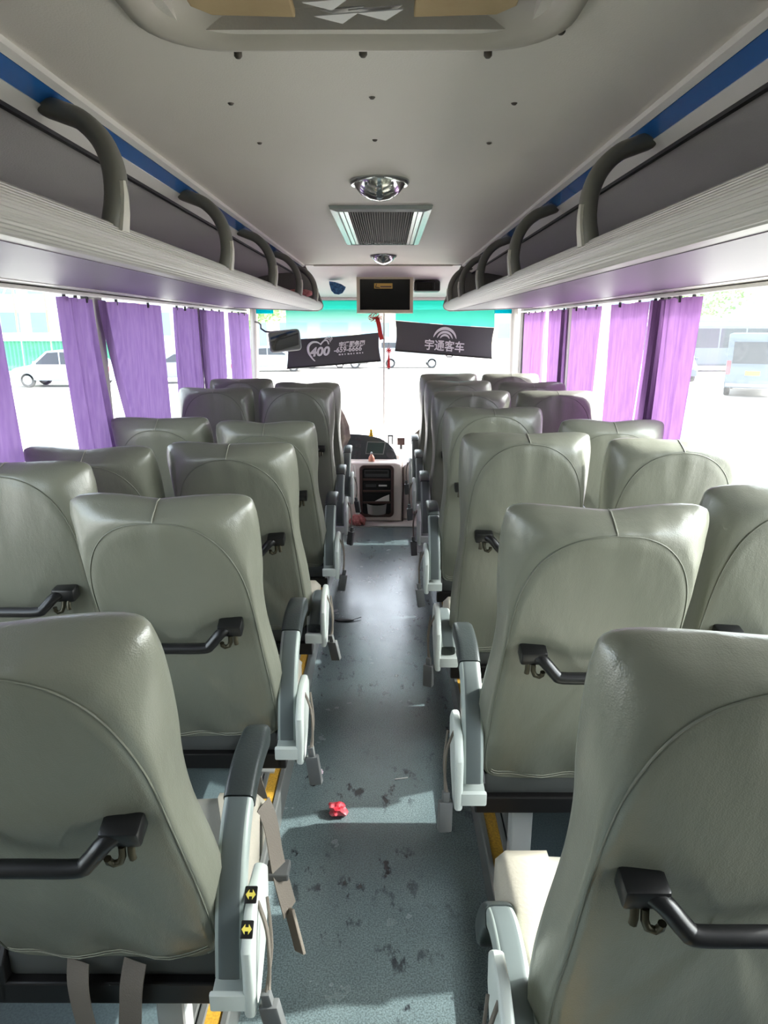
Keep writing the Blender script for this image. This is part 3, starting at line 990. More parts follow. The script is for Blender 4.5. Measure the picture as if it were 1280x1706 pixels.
labLW = [None, 'dark grey window seat at the left picture edge under the nearest purple curtain',
         'grey reclined window seat on the left, second from the camera, below the clear window',
         'grey reclined window seat on the left, third from the camera, below the broad purple curtain',
         'upright grey window seat on the left, fourth from the camera',
         'dark grey window seat on the left, farthest forward']
labR = ['large grey leather seat right of the aisle, nearest the camera, in the bottom corner',
        'grey leather aisle seat right of the aisle, second from the camera, whole grab bar showing',
        'grey leather aisle seat right of the aisle, third from the camera',
        'grey leather aisle seat right of the aisle, fourth from the camera',
        'upright grey leather aisle seat right of the aisle, fifth from the camera',
        'upright dark grey aisle seat right of the aisle, sixth from the camera',
        'dark grey aisle seat right of the aisle, farthest forward']
labRW = [None, 'grey leather window seat at the right picture edge, nearest by the right windows',
         'pale sunlit grey window seat on the right, second from the camera',
         'grey reclined window seat on the right, third from the camera, below the pink curtains',
         'dark upright grey window seat on the right, fourth from the camera',
         'dark grey window seat on the right, fifth from the camera',
         'dark grey window seat on the right, farthest forward']
SEATS = {}
for i in range(6):
    SEATS['LA', i] = coach_seat('left', 'aisle', LY[i], LA[i][0], labL[i], LA[i][1], i < 1)
    if LW[i] is not None:
        coach_seat('left', 'window', LY[i], LW[i], labLW[i])
for i in range(7):
    SEATS['RA', i] = coach_seat('right', 'aisle', RY[i], RA[i][0], labR[i], RA[i][1], False)
    if RW[i] is not None:
        coach_seat('right', 'window', RY[i], RW[i], labRW[i])
for o in PROTO + list(MIR.values()):
    for ch in list(o.children):
        bpy.data.objects.remove(ch, do_unlink=True)
    bpy.data.objects.remove(o, do_unlink=True)


def strap(name, parent, pts, w, m, wdir=(1, 0, 0)):
    b_ = MB()
    wv = Vector(wdir).normalized() * (w / 2)
    P_ = cr(pts, 5)
    rr_ = []
    for i, p_ in enumerate(P_):
        tan = (P_[min(i + 1, len(P_) - 1)] - P_[max(i - 1, 0)]).normalized()
        nn = tan.cross(wv).normalized() * 0.0012
        rr_.append([p_ - wv - nn, p_ + wv - nn, p_ + wv + nn, p_ - wv + nn])
    b_.loft(rr_, caps=True)
    return b_.build(name, m, parent, smooth=40)


# loose lap belts
s0 = SEATS['LA', 0]
strap('lap_belt', s0, [(-.062, -.004, .335), (-.055, -.030, .30), (-.045, -.040, .23), (-.03, -.045, .16), (.0, -.04, .11), (.03, -.045, .16), (.04, -.040, .23), (.045, -.030, .30), (.047, -.004, .335)], .05, 'belt', (1, -.35, 0))
s1 = SEATS['LA', 1]
strap('lap_belt', s1, [(.12, -.004, .335), (.125, -.030, .30), (.135, -.038, .23), (.15, -.03, .15)], .046, 'belt')
bl = strap('lap_belt', s0, [(.23, .36, .40), (.25, .34, .36), (.27, .30, .28), (.30, .26, .19)], .048, 'belt', (.5, 1, .2))
MB().box(.243, .297, .275, .325, .255, .275, .004).build('belt_slider', 'buckle', s0)
tg = MB().box(-.024, .024, -.004, .004, -.05, .05, .002).build('belt_tongue', 'belt', s0)
tg.location = (.312, .244, .150); tg.rotation_euler = Vector((.3, -.4, -.9)).to_track_quat('-Z', 'X').to_euler()

# ------------------------------------------------------------------ curtains
def curtain(s, yt, yb, m, label, zt=1.712, zb=0.72, amp=0.015, folds=4, seed=0):
    t = thing('curtain', (s * 1.212, (yt[0] + yt[1]) / 2, zb), label, 'curtain', 'purple window curtains')
    rows, cols = 14, folds * 12
    b_ = MB()
    y00 = (yt[0] + yt[1]) / 2
    grid = []
    for i in range(rows + 1):
        f = i / rows
        ya = yt[0] + (yb[0] - yt[0]) * f ** 1.2
        yb_ = yt[1] + (yb[1] - yt[1]) * f ** 1.2
        row = []
        for j in range(cols + 1):
            u = j / cols
            ph = 2 * math.pi * folds * (u + 0.06 * math.sin(2 * math.pi * u * 1.7 + seed)) + 0.35 * math.sin(f * 2.5 + seed)
            dx = amp * (0.65 + 0.35 * f) * math.sin(ph) + 0.006 * math.sin(2.3 * ph + seed)
            y = ya + (yb_ - ya) * u + 0.008 * math.cos(ph)
            row.append((s * dx, y - y00, (zt - zb) * (1 - f) + 0.006 * noise.noise(Vector((u * 9, seed, 0))) * (f == 0)))
        grid.append(row)
    b_.loft(grid, closed_ring=False)
    b_.build('cloth', m, t, smooth=180)
    nh = max(2, folds // 2 + 1)
    hk0 = None
    for k in range(nh):
        y = yt[0] + (yt[1] - yt[0]) * (k + 0.5) / nh - y00
        if hk0 is None:
            hk0 = MB().box(-.006, .006, -.006, .006, -.016, .0095, .002).build('glider', 'bolt', t)
            hk0.location = (0, y, zt - zb)
        else:
            inst(hk0, t, loc=(0, y, zt - zb))
    return t


curtain(-1, (1.70, 2.27), (1.75, 2.34), 'purple', 'purple curtain cut by the left picture edge', folds=4, seed=1)
curtain(-1, (2.72, 3.02), (2.80, 3.22), 'purple', 'narrow gathered purple curtain left of the clear gap, second on the left', folds=4, seed=2)
curtain(-1, (3.08, 3.95), (3.48, 4.00), 'purple', 'broad flat purple curtain swept sideways, third on the left', folds=3, seed=3.3, amp=0.014)
curtain(-1, (4.15, 4.68), (4.12, 4.76), 'purple', 'purple curtain with fine pleats, fourth on the left', folds=5, seed=4)
curtain(-1, (4.74, 5.42), (4.82, 5.42), 'purple', 'purple curtain beside the fourth, fifth on the left', folds=4, seed=5)
curtain(-1, (5.62, 6.35), (5.70, 6.42), 'purple', 'dusky purple curtain farthest forward on the left', folds=5, seed=6)
curtain(1, (2.72, 2.98), (2.86, 3.02), 'purple2', 'pink purple curtain nearest on the right, beside the big clear window', folds=3, seed=7, amp=0.015)
curtain(1, (2.99, 3.22), (3.04, 3.34), 'purple2', 'shaded gathered mauve curtain between two flat ones on the right', folds=5, seed=8, amp=0.016)
curtain(1, (3.24, 3.80), (3.42, 3.76), 'purple2', 'broad pink purple curtain third from the camera on the right', folds=3, seed=9, amp=0.014)
curtain(1, (3.95, 4.60), (4.05, 4.60), 'purple2', 'pale pink purple curtain fourth from the camera on the right', folds=4, seed=10, amp=0.014)
curtain(1, (4.72, 5.22), (4.72, 5.10), 'purple2', 'pink purple curtain fifth from the camera on the right', folds=4, seed=11, amp=0.018)
curtain(1, (5.36, 6.10), (5.40, 6.05), 'purple2', 'pink purple curtain farthest forward on the right', folds=4, seed=12, amp=0.014)
for s, side in ((-1, 'left'), (1, 'right')):
    cr_ = MB()
    x0, x1 = sorted((s * 1.195, s * 1.228))
    cr_.box(x0, x1, YB + .05, 6.4, 1.722, 1.736, 0.003)
    tag(cr_.build('curtain_rail', 'rackwhite'), 'white curtain rail under the %s luggage rack' % side, 'curtain rail', 'curtain rails')

# ------------------------------------------------------------------ front of the bus
tv = thing('television', (0.012, 5.72, 1.706), 'small flat television with cream frame hanging from the front header', 'television')
b = MB()
ring = [(-.224, 0), (.224, 0), (.224, .283), (-.224, .283)]
fr_in = [(-.198, .026), (.198, .026), (.198, .258), (-.198, .258)]
b.loft([[(x, 0.0 + d, z) for x, z in r_] for r_, d in ((ring, .05), (ring, .004), ([(x * .99, .1415 + (z - .1415) * .985) for x, z in ring], 0.0), (fr_in, 0.0), (fr_in, .012))])
b.build('frame', 'tvframe', tv)
MB().box(-.198, .198, .010, .05, .026, .258).build('screen', 'screen', tv)
MB().box(-.21, .21, .05, .075, .012, .27, .008).build('rear_shell', 'tvframe', tv)
pb = MB().box(-.085, .06, .0085, .0098, .188, .228).build('label_plate', 'plate', tv)
MB().poly([(-.078, .194), (-.068, .224), (-.063, .222), (-.070, .202), (-.040, .196), (-.040, .191)], 'y', .0076, .0085).build('label_logo', 'black', tv)
MB().box(-.036, .052, .0078, .0085, .196, .207).build('label_line', 'bezel', tv)
MB().poly([(-.10, .29), (.10, .29), (.085, .36), (-.10, .335)], 'y', .0, .16, .006).build('ceiling_mount', 'ceilframe', tv)
MB().box(-.09, .09, .01, .10, .277, .292, .004).build('mount_plate', 'bezel', tv)

dv = thing('driver_recorder', (0.348, 5.755, 1.873), 'black glossy oblong unit on the front header beside the television', 'device')
MB().box(-.104, .104, 0, .16, 0, .083, .014, 3).build('housing', 'black', dv, smooth=40)
MB().box(.055, .062, -.002, .004, .015, .068).build('indicator_strip', 'radio', dv)
MB().box(-.085, .04, -.0015, .004, .012, .07, .001).build('front_lens', 'screen', dv)
st_ = MB()
pts = [(-.066, .052), (-.064, 0.03)] + [(-.05 + .0, -.02), (-.025, -.045), (.01, -.05), (.04, -.038), (.06, -.01), (.066, .008), (.03, .03), (-.02, .046)]
st_.poly(pts, 'y', 0, .03, .004)
so = st_.build('blue_emblem', 'bluesticker')
so.location = (-.366, 5.765, 1.90)
tag(so, 'dark blue half-round emblem on the white header left of the television', 'emblem')

# roller shades with printed bands
def flat_text(txt, size, name, parent, loc, m='print', rot=(R(90), 0, 0), shear=0.0, bold=0.0, width=None):
    cu_ = bpy.data.curves.new(name, 'FONT')
    cu_.body = txt
    cu_.size = size
    cu_.extrude = 0.001
    cu_.offset = bold
    cu_.shear = shear
    cu_.align_x = 'CENTER'
    cu_.align_y = 'CENTER'
    cu_.resolution_u = 3
    o_ = bpy.data.objects.new(name, cu_)
    COL.objects.link(o_)
    bpy.context.view_layer.update()
    dg = bpy.context.evaluated_depsgraph_get()
    me = bpy.data.meshes.new_from_object(o_.evaluated_get(dg))
    bpy.data.objects.remove(o_, do_unlink=True)
    me.materials.clear(); me.materials.append(M[m])
    n_ = bpy.data.objects.new(name, me)
    COL.objects.link(n_)
    if width:
        xs_ = [v.co.x for v in me.vertices]
        if xs_:
            k = width / (max(xs_) - min(xs_))
            me.transform(Matrix.Diagonal((k, 1, 1, 1)))
    n_.parent = parent
    n_.location = loc
    n_.rotation_euler = rot
    return n_


def shade(name, quad, ztop, label, film, logo):
    """quad: band corners TL, TR, BR, BL as (x,z); the film runs from ztop down to the band"""
    t = thing('roller_shade', (0, 6.30, 0), label, 'sun shade', 'printed roller shades in the windscreen')
    (xa, za), (xb, zb), (xc, zc), (xd, zd) = quad
    n = 16
    g_ = MB(); f_ = MB()
    top, bot, ft = [], [], []
    for k in range(n + 1):
        u = k / n
        pinch = 0.010 * math.sin(math.pi * u)
        top.append((xa + (xb - xa) * u, 0, za + (zb - za) * u - pinch * 0.5))
        bot.append((xd + (xc - xd) * u, 0, zd + (zc - zd) * u - pinch * 0.3))
        ft.append((xa + (xb - xa) * u, 0.004, ztop))
    rows = []
    for j in range(7):
        v = j / 6
        squeeze = 0.012 * math.sin(math.pi * v)
        rows.append([(a_[0] + (b_2[0] - a_[0]) * v + squeeze * (1 - 2 * k / n), 0.006 * math.sin(k * 0.9) * math.sin(math.pi * v) * 0.4, a_[2] + (b_2[2] - a_[2]) * v)
                     for k, (a_, b_2) in enumerate(zip(top, bot))])
    back_ = [[(x, y + 0.002, z) for x, y, z in r_] for r_ in rows]
    g_.loft(rows, closed_ring=False); g_.loft(back_, closed_ring=False)
    g_.build('printed_band', 'banner', t, smooth=60)
    f_.loft([ft, [(x, 0.003, z + 0.002) for x, y, z in top]], closed_ring=False)
    f_.build('tinted_film', film, t)
    MB().tube([(xd, 0, zd), (xc, 0, zc)], 0.007, 8).build('bottom_bar', 'black', t, smooth=60)
    MB().tube([(xa, 0.02, ztop + .015), (xb, 0.02, ztop + .015)], 0.022, 10).build('roller_tube', 'header', t, smooth=60)
    MB().tube([((xd + xc) / 2 + .02, -.004, (zd + zc) / 2), ((xd + xc) / 2 + .035, -.006, (zd + zc) / 2 - .022), ((xd + xc) / 2 + .075, -.006, (zd + zc) / 2 - .020), ((xd + xc) / 2 + .085, -.004, (zd + zc) / 2 + .003)], 0.006, 6).build('pull_loop', 'black', t)
    logo(t)
    return t


def arc_shape(parent, cx_, cz_, r_out, r_in_mid, a0, a1, name, tilt=0.0, taper=True):
    b_ = MB()
    n = 20
    o_, i_ = [], []
    for k in range(n + 1):
        u = k / n
        a = R(a0 + (a1 - a0) * u)
        th = (r_out - r_in_mid) * (math.sin(math.pi * u) ** 0.6 if taper else 1) + 0.002
        o_.append((r_out * math.cos(a), r_out * math.sin(a)))
        i_.append(((r_out - th) * math.cos(a), (r_out - th) * math.sin(a)))
    ca, sa = math.cos(tilt), math.sin(tilt)

    def tr(p_):
        return (cx_ + p_[0] * ca - p_[1] * sa, cz_ + p_[0] * sa + p_[1] * ca)
    f1 = [(*tr(p_),) for p_ in o_]; f2 = [(*tr(p_),) for p_ in i_]
    b_.loft([[(x, -.007, z) for x, z in f1], [(x, -.007, z) for x, z in f2]], closed_ring=False)
    b_.loft([[(x, -.005, z) for x, z in f1], [(x, -.005, z) for x, z in f2]], closed_ring=False)
    return b_.build(name, 'print', parent)


def logo_left(t):
    tl = R(4.6)
    rot = (R(90), -tl, 0)
    flat_text('400', .105, 'print_400', t, (-.575, -.007, 1.385), rot=rot, shear=.25, bold=.004, width=.185)
    flat_text('-659-6666', .062, 'print_number', t, (-.322, -.007, 1.408), rot=rot, shear=.25, bold=.0015, width=.250)
    flat_text('宇通服务网', .050, 'print_service', t, (-.285, -.007, 1.452), rot=rot, shear=.2, bold=.002, width=.235)
    for k in range(9):
        x = -.40 + k * .026
        MB().box(x, x + .017 - .004 * (k % 3), -.0075, -.006, 1.372 + (x + .3) * .08 - .007, 1.372 + (x + .3) * .08 + .005).build('print_small_line', 'print', t)
    # heart outline with three flicks
    pts = cr([(-.560, -.008, 1.452), (-.590, -.008, 1.470), (-.635, -.008, 1.468), (-.668, -.008, 1.435), (-.668, -.008, 1.385), (-.640, -.008, 1.335), (-.612, -.008, 1.306)], 5)
    n = len(pts)
    MB().tube(pts, [0.004 + 0.008 * math.sin(math.pi * k / (n - 1)) for k in range(n)], 6).build('print_heart', 'print', t)
    pts = cr([(-.562, -.008, 1.448), (-.530, -.008, 1.482), (-.500, -.008, 1.482), (-.488, -.008, 1.452)], 5)
    MB().tube(pts, 0.007, 6).build('print_heart', 'print', t)
    for k in range(3):
        pts = cr([(-.535 + k * .012, -.008, 1.485 + k * .014), (-.505 + k * .012, -.008, 1.500 + k * .012), (-.480 + k * .010, -.008, 1.492 + k * .010), (-.474 + k * .008, -.008, 1.470 + k * .012)], 4)
        MB().tube(pts, 0.0035, 6).build('print_flick', 'print', t)


def logo_right(t):
    tl = R(-4.2)
    flat_text('宇通客车', .098, 'print_name', t, (.538, -.007, 1.432), rot=(R(90), -tl, 0), bold=.0018, width=.35)
    for r_o, r_i in ((.103, .079), (.070, .051), (.043, .026)):
        arc_shape(t, .540, 1.498, r_o, r_i, 4, 176, 'print_arc', tl)


shade('l', [(-.861, 1.490), (-.040, 1.553), (-.024, 1.309), (-.868, 1.241)], 1.826, 'charcoal roller shade printed 400-659-6666 in the windscreen under an aqua film', 'film_l', logo_left)
shade('r', [(.103, 1.655), (.976, 1.594), (.965, 1.331), (.099, 1.398)], 1.826, 'charcoal roller shade with arc emblem and four Chinese characters in the windscreen', 'film_r', logo_right)
for s in (-1, 1):
    x0, x1 = sorted((s * .985, s * 1.14))
    cf = MB().box(x0, x1, 6.400, 6.403, 1.715, 1.83).build('corner_tint_film', 'film_c')
    cf['kind'] = 'structure'

# interior mirror
mr_ = thing('driver_mirror', (-.84, 6.05, 1.487), 'rounded grey framed driving mirror hanging before the left roller shade', 'mirror')
b = MB()
rx = rrect(0, 0, .132, .086, .03, 5)
b.loft([[(x, y, z) for x, z in r_] for r_, y in ((rx, .03), (rrect(0, 0, .136, .09, .032, 5), .0), (rrect(0, 0, .132, .086, .03, 5), -.008), (rrect(0, 0, .122, .076, .024, 5), -.008), (rrect(0, 0, .12, .074, .024, 5), .0))])
f_ = b.build('frame', 'mirrorframe', mr_, smooth=40)
b = MB(); b.poly(rrect(0, 0, .121, .075, .024, 5), 'y', -.001, .028)
g_ = b.build('mirror_glass', 'mirror', mr_)
MB().tube([(-.10, .02, .07), (-.17, .04, .075), (-.21, .06, .10), (-.22, .12, .13), (-.26, .25, .15), (-.33, .42, .16)], .008, 8).build('mirror_arm', 'black', mr_, smooth=60)
for o_ in (f_, g_):
    o_.rotation_euler = (R(-4), R(-5), R(16))

# red bow under the television, pendant in the windscreen centre
bow = thing('red_bow', (-.065, 5.74, 1.672), 'red ribbon bow with a long tail hanging under the television', 'ribbon')
for k in range(9):
    a = k / 9 * 2 * math.pi
    P = cr([(0, 0, 0), (.045 * math.cos(a), .03 * math.sin(a * 1.7), .012 + .022 * math.sin(a)), (.055 * math.cos(a + .5), .03 * math.sin(a), -.008 + .024 * math.sin(a + .5)), (0, 0, -.004)], 4)
    b = MB()
    b.loft([[p_ + Vector((0, -.008, 0)), p_ + Vector((0, .008, .003)), p_ + Vector((.003, .009, .0)), p_ + Vector((.003, -.007, -.003))] for p_ in P], caps=True)
    b.build('loop', 'red', bow, smooth=60)
strap('ribbon_tail', bow, [(.015, 0, 0), (.030, -.004, -.06), (.040, .0, -.12), (.052, -.002, -.17)], .034, 'red', (1, .1, .2))
pen = thing('hanging_charm', (.045, 6.24, 1.18), 'small red knot charm on a thin cord hanging between the roller shades', 'charm')
MB().tube([(0, 0, .25), (.001, 0, .672)], .0018, 6).build('cord', 'rubber', pen)
b = MB()
for k in range(4):
    a = k * math.pi / 2 + .4
    b.tube([(0, 0, .22), (.022 * math.cos(a), .006, .22 + .022 * math.sin(a)), (.022 * math.cos(a + .9), -.006, .22 + .022 * math.sin(a + .9)), (0, 0, .22)], .006, 6)
b.build('knot', 'red', pen, smooth=60)
b = MB()
for k in range(5):
    b.tube([(0, 0, .20), (.004 * (k - 2), 0, .13), (.005 * (k - 2), 0, .07)], .0028, 5)
b.build('tassel', 'red', pen)
MB().lathe([(.001, 0), (.012, .003), (.012, .01), (.001, .013)], 10, (0, 0, .055)).build('bead', 'bolt', pen)

# dashboard
ds = thing('dashboard', (0, 5.67, 0), 'cream dashboard console with dark instrument panel at the front of the aisle', 'dashboard')
b = MB()
prof = [(-.62, 0), (-.62, .50), (-.30, .505), (.10, .505), (.145, .49), (.158, .45), (.166, .30), (.160, .10), (.155, 0)]
b.poly(prof, 'y', 0.0, .22, .014, 3)
b.build('console_body', 'dashwhite', ds, smooth=40)
b = MB()
prof = [(.168, 0), (.172, .30), (.165, .46), (.20, .49), (.45, .52), (.80, .50), (1.15, .46), (1.15, 0)]
b.poly([p_ for p_ in prof if p_[0] < .22] + [(.25, .49), (.25, 0)], 'y', .06, .20, .01, 2)
b.poly(prof, 'y', .20, .75, .02, 3)
b.build('right_fascia', 'dashwhite', ds, smooth=40)
b = MB()
b.poly([(-1.15, 0), (-1.15, .62), (-.60, .62), (-.2, .60), (.15, .52), (.15, 0)], 'y', .30, .82, .02, 3)
b.build('dash_top', 'dashwhite', ds, smooth=40)
MB().box(.162, .168, .0, .08, .0, .47).build('panel_gap', 'bezel', ds)
# bezel and bays
rxo = [(x, z) for x, z in rrect(-.056, .262, .146, .226, .04, 6)]
rxi = [(x, z) for x, z in rrect(-.056, .262, .122, .200, .025, 6)]
b = MB()
b.loft([[(x, y, z) for x, z in r_] for r_, y in ((rxo, .004), (rrect(-.056, .262, .143, .223, .04, 6), -.014), (rxi, -.012), (rrect(-.056, .262, .118, .196, .02, 6), .0))])
b.build('bay_bezel', 'bezel', ds, smooth=40)
MB().poly(rrect(-.056, .262, .119, .197, .02, 6), 'y', -.004, .001).build('bay_back', 'slot', ds)
for z in (.165, .265, .365):
    MB().box(-.172, .060, -.013, 0, z - .009, z + .009, .003).build('bay_divider', 'bezel', ds)
rd = MB().box(-.160, .046, -.011, 0, .385, .445, .004).build('radio', 'radio', ds)
MB().box(-.150, .036, -.0125, -.011, .415, .437).build('radio_slot', 'slot', rd)
rd = MB().box(-.160, .046, -.011, 0, .285, .335, .004).build('tachograph', 'slot', ds)
MB().box(-.150, -.06, -.0125, -.010, .300, .325, .001).build('tachograph_keys', 'radio', rd)
MB().box(-.04, .03, -.0125, -.010, .306, .320, .001).build('tachograph_display', 'paper', rd)
MB().poly([(-.07, .178), (.050, .178), (.050, .235), (.0, .215)], 'y', -.010, -.004).build('folded_paper', 'paper', ds)
b = MB().lathe([(.001, .0), (.078, .0), (.086, .085), (.082, .085), (.075, .006), (.001, .006)], 24, (-.056, .01, .070))
b.build('cup_holder', 'greycup', ds, smooth=40)
# tilted dark instrument panel
ip = MB()
ip.poly([(-.34, .0), (-.34, .235), (-.24, .232), (-.13, .222), (-.03, .195), (.045, .150), (.090, .095), (.112, .035), (.116, .0)], 'y', 0, .05, .006, 2)
pnl = ip.build('instrument_panel', 'dashdark', ds, smooth=40)
pnl.location = (0, .165, .495); pnl.rotation_euler = (R(-22), 0, 0)
b = MB()
sq = [(-.155, .055), (.000, .050), (.020, .160), (-.140, .165)]
b.poly(sq, 'y', -.006, .004, .002)
b.build('screen_surround', 'alutrim', pnl)
MB().poly([(-.148, .062), (-.006, .058), (.010, .152), (-.134, .156)], 'y', -.009, -.003).build('lcd_screen', 'lcd', pnl)
b = MB()
b.lathe([(.036, .0), (.040, -.006), (.036, -.010), (.030, -.006), (.0005, -.004)], 24, (.060, 0, .055), 'y')
b.build('round_speaker', 'radio', pnl, smooth=40)
b0 = None
for (x, z) in ((-.205, .185), (-.235, .185), (-.205, .125), (-.235, .125), (-.205, .065), (-.235, .065), (-.245, .030), (-.21, .030)):
    if b0 is None:
        b0 = MB().box(-.010, .010, -.010, 0, -.013, .013, .003).build('rocker_switch', 'radio', pnl)
        b0.location = (x, 0, z)
    else:
        inst(b0, pnl, loc=(x, 0, z))
or_ = thing('gold_ornament', (-.105, 5.845, .715), 'tiny gold figurine on top of the dark instrument panel', 'ornament')
MB().lathe([(.001, .0), (.014, .002), (.016, .012), (.010, .022), (.013, .032), (.010, .044), (.001, .048)], 14).build('figure', 'gold', or_, smooth=60)
MB().lathe([(.001, -.012), (.02, -.012), (.02, .0), (.001, .001)], 14).build('base', 'gold', or_, smooth=40)
or_ = thing('perfume_bottle', (-.10, 5.73, .508), 'small pinkish copper bottle standing on the console shelf', 'bottle')
MB().lathe([(.001, 0), (.026, .002), (.026, .03), (.018, .045), (.010, .055), (.010, .060)], 16).build('body', 'copper', or_, smooth=50)
MB().lathe([(.011, .060), (.011, .078), (.001, .080)], 12).build('stopper', 'alu', or_, smooth=50)
# two little dark holders on the dash
for k, (x, w, lb) in enumerate(((.060, .020, 'small open dark clip standing on the cream dash top'), (.155, .030, 'small dark square box standing on the cream dash top'))):
    hb = thing('dash_clip' if k == 0 else 'dash_box', (x, 6.10, .60 if k == 0 else .565), lb, 'holder')
    if k == 0:
        for s in (-1, 1):
            MB().box(s * .018 - .006, s * .018 + .006, -.01, .01, -.01, .07, .002).build('prong', 'radio', hb)
        MB().box(-.024, .024, -.01, .01, .06, .074, .002).build('bridge', 'radio', hb)
    else:
        MB().box(-.034, .034, -.015, .015, .02, .085, .004).build('box', 'bezel', hb)
        MB().box(-.012, .012, -.01, .01, -.02, .02, .002).build('stand', 'radio', hb)
# curved grey hand rail panel by the door
gr_ = thing('door_guard_rail', (.36, 5.95, .56), 'curved grey rail guard by the front door at the right of the dash', 'hand rail')
b = MB()
o_ = [(-.13, .10), (-.10, .14), (-.05, .185), (.02, .215), (.14, .23), (.30, .23)]
i_ = [(.30, .19), (.10, .185), (.04, .16), (.01, .12), (.01, .06), (.02, .04)]
b.poly(o_ + i_, 'y', 0, .03, .006)
b.build('guard', 'greyrail', gr_, smooth=40)
MB().tube([(.28, .015, .21), (.30, .015, 0.1), (.30, .015, -.03)], .016, 8).build('post', 'greyrail', gr_, smooth=60)

# mop leaning by the console
mp = thing('mop', (-.215, 5.56, 0), 'mop with dusty pink head and white handle leaning beside the console', 'mop')
b = MB()
for k in range(16):
    a = k / 16 * 2 * math.pi
    rr_ = .055 + .012 * math.sin(k * 2.3)
    b.tube(cr([(.0, 0, .085), (.03 * math.cos(a), .03 * math.sin(a), .075), (rr_ * math.cos(a), rr_ * math.sin(a), .035), (rr_ * .9 * math.cos(a + .4), rr_ * .9 * math.sin(a + .4), .013)], 3), .013, 6)
hd_ = b.build('mop_head', 'mophead', mp, smooth=60)
hd_['kind'] = 'stuff'
MB().tube([(0, 0, .07), (-.028, .03, .50)], .0095, 8).build('handle', 'mopstick', mp, smooth=60)
MB().lathe([(.02, 0), (.018, .03), (.011, .05)], 10, (0, 0, .07)).build('collar', 'mopstick', mp, smooth=40)
# folded umbrella / stick bundle next to it
sb = thing('walking_stick', (-.335, 5.52, 0), 'thin pale stick standing beside the mop', 'stick')
MB().tube([(.03, .02, .0), (-.005, .04, .43)], .007, 8).build('shaft', 'mopstick', sb, smooth=60)
MB().tube(cr([(-.005, .04, .42), (-.007, .04, .46), (-.03, .04, .475), (-.045, .04, .455)], 4), .010, 8).build('crook', 'black', sb, smooth=60)

# jacket over the partition behind the driver
jk = thing('hanging_jacket', (-.37, 5.35, .62), 'tan and grey jacket hanging by the driver partition', 'jacket')
b = MB()
rr_ = []
for k, (z, w, d) in enumerate(((.0, .02, .012), (.06, .05, .03), (.15, .075, .045), (.24, .070, .05), (.32, .06, .045), (.38, .045, .035), (.42, .03, .02))):
    rr_.append([(.03 * math.sin(z * 9) + w * math.cos(a) * (1 + .18 * math.sin(5 * a + z * 8)), d * math.sin(a) * (1 + .2 * math.sin(4 * a)), z) for a in [2 * math.pi * q / 24 for q in range(24)]])
b.loft(rr_, caps=True)
b.build('cloth', 'jacket', jk, smooth=60)
MB().tube([(0, 0, .40), (-.01, .0, .45), (-.03, 0, .43)], .006, 6).build('hanger_loop', 'jacket', jk)
pt_ = thing('driver_partition', (-.78, 5.33, 0), 'low partition panel behind the driver seat', 'partition')
MB().box(-.40, .36, 0, .03, 0.0, .62, .006).build('panel', 'dashwhite', pt_)
MB().tube([(-.38, .015, .62), (-.38, .015, 1.04), (.30, .015, 1.04), (.36, .015, 1.0), (.36, .015, .0)], .014, 8).build('rail', 'black', pt_, smooth=60)

# ------------------------------------------------------------------ litter on the floor
def crumple(name, loc, r, m, label, sq=(1, 1, .7), seed=0):
    bm = bmesh.new()
    bmesh.ops.create_icosphere(bm, subdivisions=3, radius=r)
    for v in bm.verts:
        n_ = noise.noise(v.co * (1.3 / r) + Vector((seed, 0, 0)))
        n2 = noise.noise(v.co * (3.4 / r) + Vector((0, seed, 3)))
        v.co = Vector((v.co.x * sq[0], v.co.y * sq[1], v.co.z * sq[2])) * (1 + .45 * n_ + .30 * n2)
    zmin = min(v.co.z for v in bm.verts)
    for v in bm.verts:
        v.co.z -= zmin
    b_ = MB(); b_.bm.free(); b_.bm = bm
    o_ = b_.build(name, m)
    o_.location = loc
    return tag(o_, label, 'litter', 'litter in the aisle')


crumple('candy_wrapper', (-.135, 2.00, .0), .026, 'redwrap', 'crumpled red wrapper lying in the patch of sun on the aisle floor', (1.2, 1, .75), 3)
crumple('paper_scrap', (-.222, 2.215, .0), .012, 'pinkwrap', 'small pale pink crumpled scrap on the aisle floor by a belt buckle', (1.3, .9, .8), 8)
crumple('dirt_crumb', (-.232, 2.15, .0), .005, 'slot', 'tiny black crumb next to the pale pink scrap', (1, 1, .8), 1)
tp = MB().tube([(.06, 2.185, .003), (.108, 2.195, .003)], .0022, 6).build('straw_bit', 'paper', smooth=60)
tag(tp, 'thin white straw bit lying on the aisle floor', 'litter', 'litter in the aisle')
lf = thing('dry_leaf', (-.215, 3.60, .002), 'small dry curled leaf lying at the aisle edge', 'leaf')
b = MB(); b.poly([(-.05, 0), (-.02, .018), (.03, .016), (.06, -.004), (.02, -.016), (-.025, -.014)], 'z', 0, .004)
b.build('blade', 'underskirt', lf)
MB().tube([(.05, 0, .003), (.10, .03, .008)], .002, 5).build('stalk', 'underskirt', lf)

# ------------------------------------------------------------------ outside
GZ = -0.98
gr = struct(MB().box(-90, 90, -60, 140, GZ - .1, GZ).build('ground', 'ground'))


